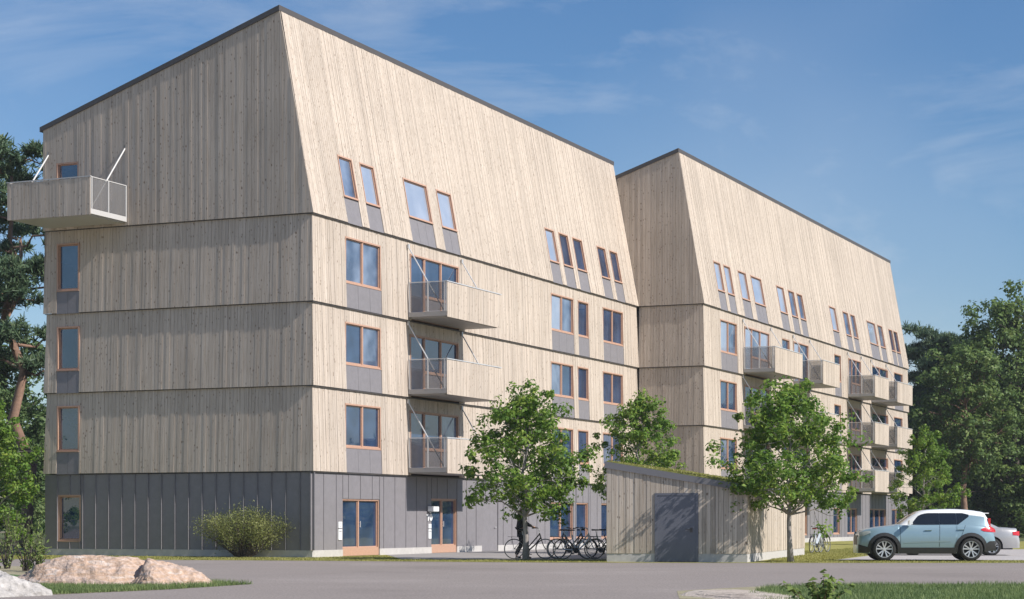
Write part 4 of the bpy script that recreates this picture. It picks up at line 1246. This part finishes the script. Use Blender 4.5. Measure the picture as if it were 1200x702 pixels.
    def patch(nm, pts, m, d=0.012):
        """a thin piece hugging the flank between a lower and an upper edge: pts (x, z low, z high)"""
        for sgn in (-1, 1):
            q = MB(); n = 10; x0, x1 = pts[0][0], pts[-1][0]
            lo = [(p[0], p[1]) for p in pts]; hi = [(p[0], p[2]) for p in pts]
            P = lambda x, t, dd: (lambda z: (x, sgn * (ys(x, z) + dd), z))(lerp_tab(lo, x) + (lerp_tab(hi, x) - lerp_tab(lo, x)) * t)
            for a in range(n):
                xa, xb = x0 + (x1 - x0) * a / n, x0 + (x1 - x0) * (a + 1) / n
                for k in range(4):
                    f = [P(xa, k / 4, d), P(xb, k / 4, d), P(xb, (k + 1) / 4, d), P(xa, (k + 1) / 4, d)]
                    q.quad(*(f if sgn < 0 else f[::-1]))
                for t in (0, 1):
                    q.quad(P(xa, t, d), P(xb, t, d), P(xb, t, -0.03), P(xa, t, -0.03))
            for x in (x0, x1):
                for k in range(4): q.quad(P(x, k / 4, d), P(x, (k + 1) / 4, d), P(x, (k + 1) / 4, -0.03), P(x, k / 4, -0.03))
            q.build(nm, m, T)
    if D.get('cladding'):
        for sgn in (-1, 1):
            q = MB()
            for c in wx:
                for k in range(16):
                    a, b = PI * (-0.06 + 1.12 * k / 16), PI * (-0.06 + 1.12 * (k + 1) / 16)
                    p = lambda rr, t, d: (lambda x, z: (x, sgn * (ys(x, z) + d), z))(c + rr * math.cos(t), r + rr * math.sin(t))
                    q.hexa([p(R - 0.02, a, -0.05), p(R + 0.085, a, -0.02), p(R + 0.085, b, -0.02), p(R - 0.02, b, -0.05), p(R - 0.02, a, 0.02), p(R + 0.085, a, 0.012), p(R + 0.085, b, 0.012), p(R - 0.02, b, 0.02)])
            n = 10; xa, xb = wx[0] + R + 0.02, wx[1] - R - 0.02
            for k in range(n):
                x0, x1 = xa + (xb - xa) * k / n, xa + (xb - xa) * (k + 1) / n
                p = lambda x, z, d: (x, sgn * (ys(x, z) + d), z)
                q.hexa([p(x0, 0.23, -0.1), p(x1, 0.23, -0.1), p(x1, 0.23, 0.015), p(x0, 0.23, 0.015), p(x0, 0.43, -0.05), p(x1, 0.43, -0.05), p(x1, 0.42, 0.015), p(x0, 0.42, 0.015)])
            q.build('wheel_arch_trim', M['black'], T)
    for nm, pts, m, d in D['patches']: patch(nm, pts, m, d)
    for x, z in D['handles']:
        for sgn in (-1, 1):
            q = MB(); y = sgn * (ys(x, z) + 0.022); q.tube([(x - 0.11, y, z), (x + 0.11, y, z + 0.005)], 0.016, 6); q.build('door_handle', D['paint'], T)
    for sgn in (-1, 1):
        x, z = D['mirror']; z += 0.01
        q = MB(); y = sgn * (Wh - 0.02)
        q.hexa([(x - 0.07, y - 0.02 * sgn, z - 0.07), (x + 0.06, y - 0.02 * sgn, z - 0.06), (x + 0.06, y + 0.22 * sgn, z - 0.05), (x - 0.05, y + 0.22 * sgn, z - 0.05), (x - 0.06, y - 0.02 * sgn, z + 0.05), (x + 0.06, y - 0.02 * sgn, z + 0.10), (x + 0.06, y + 0.21 * sgn, z + 0.10), (x - 0.03, y + 0.21 * sgn, z + 0.09)] if sgn > 0 else
               [(x - 0.05, y + 0.22 * sgn, z - 0.05), (x + 0.06, y + 0.22 * sgn, z - 0.05), (x + 0.06, y - 0.02 * sgn, z - 0.06), (x - 0.07, y - 0.02 * sgn, z - 0.07), (x - 0.03, y + 0.21 * sgn, z + 0.09), (x + 0.06, y + 0.21 * sgn, z + 0.10), (x + 0.06, y - 0.02 * sgn, z + 0.10), (x - 0.06, y - 0.02 * sgn, z + 0.05)])
        q.build('mirror', D['roof_paint'], T)
    for x0, z0, x1, z1 in D['seams']:
        for sgn in (-1, 1):
            q = MB(); q.tube([(x0 + (x1 - x0) * k / 8, sgn * (ys(x0 + (x1 - x0) * k / 8, z0 + (z1 - z0) * k / 8) + 0.0005), z0 + (z1 - z0) * k / 8) for k in range(9)], 0.006, 4); q.build('door_seam', M['black'], T)
    for nm, m, b in D['boxes']:
        q = MB(); q.bx(*b); q.build(nm, m, T)
    return T

SX = 1.0
sx = lambda pts: [(x * SX, z) for x, z in pts]
suv_roof = sx([(-0.86, 1.115), (-0.62, 1.30), (-0.36, 1.475), (-0.12, 1.565), (0.16, 1.60), (0.8, 1.62), (1.3, 1.595), (1.62, 1.55), (1.82, 1.49), (1.95, 1.22), (2.0, 1.06)])
suv_belt = sx([(-0.9, 1.11), (0, 1.125), (0.8, 1.135), (2.0, 1.05)])
zt_ = lambda x: min(1.505, smooth_tab(suv_roof, x) - 0.085)
car('parked_suv', 'pale blue suv with a white roof and black wheel arches parked beyond the verge', 'car', (13.10, 63.0, 0.016), math.radians(-3.0), dict(
    x0=-2.14 * SX, x1=2.15 * SX, w=1.84, r=0.365, wheels=(-1.35 * SX, 1.35 * SX), nose=-1.25, tail=1.2, crown=0.03,
    top=sx([(-2.14, 0.74), (-2.10, 0.86), (-1.98, 0.945), (-1.6, 1.03), (-1.1, 1.09), (-0.86, 1.125), (0, 1.14), (0.9, 1.15), (1.5, 1.14), (1.9, 1.09), (2.03, 1.02), (2.11, 0.86), (2.15, 0.6)]),
    belt=suv_belt, roof=suv_roof, sill=sx([(-2.14, 0.24), (-1.0, 0.24), (1.0, 0.25), (2.15, 0.32)]), roofw=sx([(-0.86, 0.74), (-0.1, 0.70), (1.2, 0.69), (1.95, 0.72)]),
    g0=-0.86 * SX, g1=1.985 * SX, pillars=(-0.3, 1.8), ws=-0.30 * SX, cq=0.93, rw=(1.76 * SX, 1.93 * SX), paint=M['car_blue'], roof_paint=M['car_white'],
    glass=[(-0.50, 0.372, lambda x: 1.135, lambda x: min(zt_(x), 1.14 + (x + 0.52) * 1.15)), (0.378, 0.90, lambda x: 1.14, zt_), (0.906, 1.30, lambda x: 1.14 + max(0, x - 0.95) * 0.72, lambda x: zt_(x) - max(0, x - 1.1) * 0.25)],
    cladding=True,
    patches=[('tail_light', [(1.66, 0.97, 1.0), (1.75, 0.93, 1.04), (1.95, 0.91, 1.10), (2.10, 0.90, 1.02), (2.14, 0.90, 0.97)], M['lamp_red'], 0.012), ('headlight', [(-2.12, 0.76, 0.90), (-1.95, 0.80, 0.93), (-1.78, 0.88, 0.95)], M['lamp_clear'], 0.010),
             ('front_bumper', [(-2.14, 0.25, 0.52), (-1.95, 0.25, 0.46), (-1.82, 0.25, 0.42)], M['black'], 0.014), ('rear_bumper', [(1.80, 0.30, 0.52), (1.92, 0.31, 0.62), (2.15, 0.33, 0.63)], M['black'], 0.014),
             ('side_crease_shade', [(-0.74, 0.55, 0.58), (-0.4, 0.565, 0.62), (0.5, 0.585, 0.65), (0.72, 0.60, 0.62)], plain('shaded_blue_paint', (0.27, 0.37, 0.41), 0.35, 0.25), 0.006)],  # strip coloured to paint in the shadow of the door crease
    handles=[(0.02, 0.965), (1.03, 0.985)], mirror=(-0.56, 1.19), seams=[(-0.86, 1.10, -0.84, 0.45), (0.38, 1.13, 0.36, 0.45), (1.18, 1.12, 0.98, 0.62)],
    boxes=[('grille', M['black'], (-2.150, -2.12, -0.42, 0.42, 0.50, 0.80)), ('number_plate', M['white'], (2.13, 2.165, -0.26, 0.26, 0.70, 0.81)), ('spoiler', M['car_white'], (1.72, 1.96, -0.55, 0.55, 1.485, 1.515)), ('rear_lamp_bar', M['lamp_red'], (1.90, 1.985, -0.70, -0.62, 1.05, 1.34)), ('rear_lamp_bar', M['lamp_red'], (1.90, 1.985, 0.62, 0.70, 1.05, 1.34))]))
sed_roof = [(-0.95, 0.96), (-0.6, 1.18), (-0.2, 1.36), (0.3, 1.41), (0.8, 1.38), (1.3, 1.20), (1.75, 0.99)]
zt2 = lambda x: min(1.31, smooth_tab(sed_roof, x) - 0.07)
car('parked_sedan', 'silver-white saloon car parked behind the pale blue suv with only its tail showing', 'car', (16.05, 72.6, 0.016), math.radians(-6.0), dict(
    x0=-2.3, x1=2.42, w=1.80, r=0.32, wheels=(-1.36, 1.42), nose=-1.4, tail=1.5, crown=0.03,
    top=[(-2.3, 0.62), (-2.2, 0.72), (-1.6, 0.88), (-0.95, 0.96), (0, 0.97), (1.0, 0.99), (1.75, 1.0), (2.2, 0.97), (2.36, 0.92), (2.42, 0.6)],
    belt=[(-0.95, 0.95), (0, 0.965), (1.75, 0.98)], roof=sed_roof, sill=[(-2.3, 0.22), (2.42, 0.27)], roofw=[(-0.95, 0.74), (0.2, 0.68), (1.75, 0.72)],
    g0=-0.95, g1=1.75, pillars=(-0.25, 0.9), ws=-0.25, cq=9.0, rw=(0.95, 1.7), paint=M['car_silver'], roof_paint=M['car_silver'],
    glass=[(-0.55, 0.28, lambda x: 0.985, lambda x: min(zt2(x), 0.99 + (x + 0.57) * 1.0)), (0.35, 1.05, lambda x: 0.985, zt2)],
    patches=[('tail_light', [(2.16, 0.74, 0.87), (2.42, 0.72, 0.88)], M['lamp_red'], 0.012), ('headlight', [(-2.29, 0.5, 0.62), (-1.95, 0.60, 0.70)], M['lamp_clear'], 0.008)],
    handles=[(0.12, 0.84), (1.0, 0.85)], mirror=(-0.6, 1.03), seams=[(-0.85, 0.94, -0.85, 0.35), (0.32, 0.96, 0.30, 0.35), (1.2, 0.96, 1.0, 0.55)],
    boxes=[('number_plate', M['white'], (2.42, 2.45, -0.26, 0.26, 0.62, 0.73)), ('bumper_strip', M['black'], (2.40, 2.44, -0.66, 0.66, 0.50, 0.545))]))

# ------------------------------------------------------------------ bicycles
def make_bike(name, label, paint, saddle='black'):
    T = thing(name, label, 'bicycle')
    r = 0.335; R0, F0 = (-0.51, 0, r), (0.53, 0, r)
    BB, ST, HT, HB = (-0.08, 0, 0.29), (-0.22, 0, 0.80), (0.33, 0, 0.86), (0.39, 0, 0.66)
    mb = MB()
    mb.tube([BB, ST], 0.022, 7); mb.tube([HT, HB], 0.024, 7)
    mb.tube([(0.335, 0, 0.83), (0.16, 0, 0.62), (-0.02, 0, 0.42), BB], 0.023, 7)
    mb.tube([(0.375, 0, 0.71), (0.2, 0, 0.49), (0.03, 0, 0.33), BB], 0.025, 7)
    for s in (-0.05, 0.05):
        mb.tube([(BB[0], s * 0.5, BB[2]), (R0[0], s, r)], 0.013, 6); mb.tube([(-0.19, s * 0.4, 0.70), (R0[0], s, r)], 0.009, 6)
        mb.tube([HB, (0.42, s, 0.55), (0.47, s, 0.43), (F0[0], s, r)], 0.014, 6)
    fr = mb.build('frame', M[paint], T)
    fr.material_slots[0].link = 'OBJECT'; fr.material_slots[0].material = M[paint]
    for c in (R0, F0):
        m = MB()
        for k in range(16):
            a = 2 * PI * k / 16; m.tube([(0.02 * math.cos(a + 0.6), 0.02 * (1 if k % 2 else -1), 0.02 * math.sin(a + 0.6)), (r * 0.91 * math.cos(a), 0, r * 0.91 * math.sin(a))], 0.0022, 3, cap=False)
        m.lathe([(0.0, -0.05), (0.018, -0.05), (0.018, 0.05), (0.0, 0.05)], n=8)
        w = m.build('wheel', M['steel'], T); w.location = c
        m = MB(); m.lathe([(r * 0.955 + 0.016 * math.cos(2 * PI * k / 6), 0.016 * math.sin(2 * PI * k / 6)) for k in range(6)], n=32, closed=True)
        m.build('tyre', M['rubber'], w, True)
        m = MB(); m.lathe([(r * 0.895, -0.010), (r * 0.915, -0.010), (r * 0.915, 0.010), (r * 0.895, 0.010)], n=32, closed=True)
        m.build('rim', M['alloy'], w)
        m = MB()
        for k in range(14):
            a, b = PI * (0.05 + 0.75 * k / 14), PI * (0.05 + 0.75 * (k + 1) / 14)
            q = lambda t, y: (-(r + 0.025) * math.cos(t), y, (r + 0.025) * math.sin(t)) if c is R0 else ((r + 0.025) * math.cos(t + 0.2), y, (r + 0.025) * math.sin(t + 0.2))
            m.quad(q(a, -0.025), q(b, -0.025), q(b, 0.025), q(a, 0.025))
        g_ = m.build('mudguard', M['bike_black'], T); g_.location = c
    m = MB(); m.tube([ST, (-0.245, 0, 0.93)], 0.013, 6); m.build('seat_post', M['steel'], T)
    m = MB()
    m.hexa([(-0.39, -0.085, 0.935), (-0.12, -0.022, 0.94), (-0.12, 0.022, 0.94), (-0.39, 0.085, 0.935), (-0.39, -0.08, 0.985), (-0.11, -0.02, 0.975), (-0.11, 0.02, 0.975), (-0.39, 0.08, 0.985)])
    sdl = m.build('saddle', M[{'black': 'black', 'brown': 'saddle_brown'}[saddle]], T)
    sdl.material_slots[0].link = 'OBJECT'; sdl.material_slots[0].material = M[{'black': 'black', 'brown': 'saddle_brown'}[saddle]]
    m = MB(); m.tube([HT, (0.30, 0, 1.0)], 0.012, 6)
    m.tube([(0.12, -0.29, 1.02), (0.24, -0.27, 1.04), (0.30, -0.12, 1.01), (0.30, 0.12, 1.01), (0.24, 0.27, 1.04), (0.12, 0.29, 1.02)], 0.012, 6)
    hb = m.build('handlebar', M['steel'], T)
    m = MB()
    for s in (-1, 1): m.tube([(0.09, s * 0.295, 1.018), (0.19, s * 0.28, 1.03)], 0.018, 6)
    m.build('grips', M['black'], hb)
    m = MB(); m.lathe([(0.0, -0.045), (0.095, -0.045), (0.095, -0.038), (0.0, -0.038)], c=BB, n=20)
    m.tube([(BB[0], -0.07, BB[2]), (BB[0] + 0.10, -0.07, BB[2] - 0.13)], 0.010, 5); m.tube([(BB[0], 0.07, BB[2]), (BB[0] - 0.10, 0.07, BB[2] + 0.13)], 0.010, 5)
    m.bx(BB[0] + 0.05, BB[0] + 0.15, -0.15, -0.07, BB[2] - 0.145, BB[2] - 0.12); m.bx(BB[0] - 0.15, BB[0] - 0.05, 0.07, 0.15, BB[2] + 0.12, BB[2] + 0.145)
    m.build('crank', M['black'], T)
    m = MB()
    for s in (-0.06, 0.06): m.tube([(-0.22, s, 0.72), (-0.72, s, 0.74)], 0.006, 5); m.tube([(-0.6, s, 0.735), (R0[0], s, r)], 0.005, 5)
    for k in range(4): m.tube([(-0.35 - 0.11 * k, -0.06, 0.73), (-0.35 - 0.11 * k, 0.06, 0.73)], 0.005, 5)
    m.build('luggage_rack', M['black'], T)
    return T
def set_paint(T, paint, saddle):
    for ch in T.children:
        n = ch.name.split('.')[0]
        if n == 'frame': ch.material_slots[0].link = 'OBJECT'; ch.material_slots[0].material = M[paint]
        if n == 'saddle': ch.material_slots[0].link = 'OBJECT'; ch.material_slots[0].material = M[saddle]
bk = make_bike('bicycle', 'black city bicycle pushed by the person in black', 'bike_black')
BG = 'bicycles around the shed'
bk['group'] = BG
bk.location = (0.58, 65.5, 0.012); bk.rotation_euler = (0, 0, math.radians(2))
for lab, x, y, rz, paint, sad, rx in [
    ('pale blue-white bicycle with thin tyres, frontmost of the parked bicycles left of the shed', 2.18, 65.15, 3, 'bike_white', 'black', 3),
    ('dark bicycle with a brown saddle standing directly behind the pale blue-white one', 1.98, 65.75, 8, 'bike_black', 'saddle_brown', -3),
    ('bicycle facing left with its rear half hidden among the parked bicycles', 2.05, 66.4, 172, 'bike_blue', 'black', 2),
    ('grey-green bicycle partly hidden by the left edge of the shed', 3.05, 66.2, -4, 'bike_green', 'black', -3),
    ('dark blue bicycle farthest back and almost covered by the left edge of the shed', 3.35, 67.2, 5, 'bike_blue', 'black', 3),
    ('white bicycle with a red saddle just past the far end of the shed', 11.98, 78.0, 62, 'bike_white', 'bike_red', 4),
    ('dark bicycle leaning behind the white one past the far end of the shed', 12.45, 79.4, 58, 'bike_black', 'black', -3)]:
    c = copy_tree(bk); c['label'] = lab
    c.location = (x, y, 0.012); c.rotation_euler = (math.radians(rx), 0, math.radians(rz))
    set_paint(c, paint, sad)

# ------------------------------------------------------------------ person
def skin(name, joints, edges, root, m, parent, sub=2):
    """one continuous body grown over a skeleton: joints {name: (x,y,z,rx[,ry])}"""
    names = list(joints); idx = {n: i for i, n in enumerate(names)}
    me = bpy.data.meshes.new(name)
    me.from_pydata([joints[n][:3] for n in names], [(idx[a], idx[b]) for a, b in edges], [])
    o = bpy.data.objects.new(name, me); COL.objects.link(o)
    o.modifiers.new('skin', 'SKIN')
    sv_ = me.skin_vertices[0].data
    for n in names:
        q = joints[n]; sv_[idx[n]].radius = (q[3], q[4] if len(q) > 4 else q[3]); sv_[idx[n]].use_root = (n == root)
    s = o.modifiers.new('sub', 'SUBSURF'); s.levels = s.render_levels = sub
    dg = bpy.context.evaluated_depsgraph_get()
    nm = bpy.data.meshes.new_from_object(o.evaluated_get(dg))
    bpy.data.objects.remove(o); bpy.data.meshes.remove(me)
    nm.materials.clear(); nm.materials.append(m); nm.name = name
    nm.polygons.foreach_set('use_smooth', [True] * len(nm.polygons))
    return link(name, nm, parent)
PER = thing('person', 'person in a black coat and black trousers pushing the bicycle behind the tree trunk', 'person', (0.30, 65.9, 0.012), math.radians(3))
J = {'pelvis': (0, 0, 0.93, 0.12, 0.14), 'waist': (0.01, 0, 1.10, 0.10, 0.13), 'chest': (0.03, 0, 1.30, 0.11, 0.16), 'neck0': (0.05, 0, 1.44, 0.06, 0.07), 'neck': (0.07, 0, 1.50, 0.05), 'head': (0.105, 0, 1.59, 0.085, 0.075), 'crown': (0.095, 0, 1.68, 0.075, 0.07), 'nose': (0.198, 0, 1.585, 0.014), 'chin': (0.155, 0, 1.525, 0.032)}
E_ = [('pelvis', 'waist'), ('waist', 'chest'), ('chest', 'neck0'), ('neck0', 'neck'), ('neck', 'head'), ('head', 'crown'), ('head', 'nose'), ('head', 'chin')]
for s, n, kx, ax in ((-1, 'r', 0.17, 0.16), (1, 'l', 0.03, -0.16)):
    J.update({'hip' + n: (0.0, 0.10 * s, 0.88, 0.095), 'knee' + n: (kx, 0.10 * s, 0.49, 0.058), 'calf' + n: ((kx + ax) / 2 - 0.01, 0.10 * s, 0.32, 0.055), 'ankle' + n: (ax, 0.10 * s, 0.09, 0.036), 'toe' + n: (ax + 0.17, 0.105 * s, 0.03, 0.032),
              'sho' + n: (0.03, 0.18 * s, 1.39, 0.058), 'elb' + n: (0.17, 0.24 * s, 1.16, 0.044), 'wri' + n: (0.40, 0.25 * s if s > 0 else -0.32, 1.06, 0.028), 'palm' + n: (0.46, 0.26 * s if s > 0 else -0.33, 1.05, 0.034, 0.024)})
    E_ += [('pelvis', 'hip' + n), ('hip' + n, 'knee' + n), ('knee' + n, 'calf' + n), ('calf' + n, 'ankle' + n), ('ankle' + n, 'toe' + n), ('chest', 'sho' + n), ('sho' + n, 'elb' + n), ('elb' + n, 'wri' + n), ('wri' + n, 'palm' + n)]
    pw = J['palm' + n]
    for k in range(4):
        f1, f2 = 'f%d%s' % (k, n), 'g%d%s' % (k, n)
        J[f1] = (pw[0] + 0.05 - 0.004 * k, pw[1] + 0.011 * (k - 1.5), pw[2] - 0.012, 0.009); J[f2] = (pw[0] + 0.055 - 0.004 * k, pw[1] + 0.012 * (k - 1.5), pw[2] - 0.05, 0.008)
        E_ += [('palm' + n, f1), (f1, f2)]
    J['th' + n] = (pw[0] + 0.015, pw[1] - 0.035 * s, pw[2] - 0.03, 0.010); E_.append(('palm' + n, 'th' + n))
skin('body', J, E_, 'pelvis', M['skin'], PER)
# coat: torso and sleeves, hem flaring out behind
Kc = {'hem': (-0.09, 0, 0.90, 0.23, 0.22), 'hip': (-0.02, 0, 0.98, 0.17, 0.19), 'waist': (0.0, 0, 1.12, 0.135, 0.165), 'chest': (0.03, 0, 1.31, 0.145, 0.19), 'col': (0.055, 0, 1.455, 0.075, 0.085)}
Ec = [('hem', 'hip'), ('hip', 'waist'), ('waist', 'chest'), ('chest', 'col')]
for s, n in ((-1, 'r'), (1, 'l')):
    w = J['wri' + n]
    Kc.update({'sho' + n: (0.03, 0.19 * s, 1.39, 0.078), 'elb' + n: (0.17, 0.245 * s, 1.165, 0.062), 'cuff' + n: (w[0] - 0.05, w[1], w[2] + 0.02, 0.046)})
    Ec += [('chest', 'sho' + n), ('sho' + n, 'elb' + n), ('elb' + n, 'cuff' + n)]
skin('coat', Kc, Ec, 'waist', M['coat'], PER)
Kt = {'p': (0, 0, 0.93, 0.13, 0.15)}; Et = []
for n, s in (('r', -1), ('l', 1)):
    for a, rr in (('hip', 0.115), ('knee', 0.082), ('calf', 0.078), ('ankle', 0.075)):
        q = J[a + n]; Kt[a + n] = (q[0], q[1], q[2] + (0.03 if a == 'ankle' else 0), rr)
    Et += [('p', 'hip' + n), ('hip' + n, 'knee' + n), ('knee' + n, 'calf' + n), ('calf' + n, 'ankle' + n)]
skin('trousers', Kt, Et, 'p', M['coat'], PER)
for n in 'rl':
    a, t = J['ankle' + n], J['toe' + n]
    skin('shoe', {'h': (a[0] - 0.03, a[1], 0.045, 0.045, 0.04), 'm': (a[0] + 0.06, a[1], 0.042, 0.042, 0.04), 't': (t[0] + 0.02, t[1], 0.033, 0.035, 0.03)}, [('h', 'm'), ('m', 't')], 'h', M['shoe'], PER, 1)
skin('hair', {'a': (0.06, 0, 1.70, 0.07, 0.078), 'b': (0.02, 0, 1.63, 0.06, 0.078), 'c': (0.0, 0, 1.53, 0.045, 0.06), 'd': (0.12, 0, 1.715, 0.045, 0.06)}, [('a', 'b'), ('b', 'c'), ('a', 'd')], 'a', M['hair'], PER)

# ------------------------------------------------------------------ summer haze in the air
m, n, l, b = mat('thin_air')
n.remove(b)
pv = N(n, 'ShaderNodeVolumePrincipled'); pv.inputs['Density'].default_value = 0.0002; pv.inputs['Color'].default_value = (0.86, 0.92, 1.0, 1)
l.new(pv.outputs[0], n['Material Output'].inputs['Volume'])
hz = MB(); hz.bx(-260, 330, -20, 300, -1.0, 24.0)
tag(hz.build('haze', m), kind='stuff')
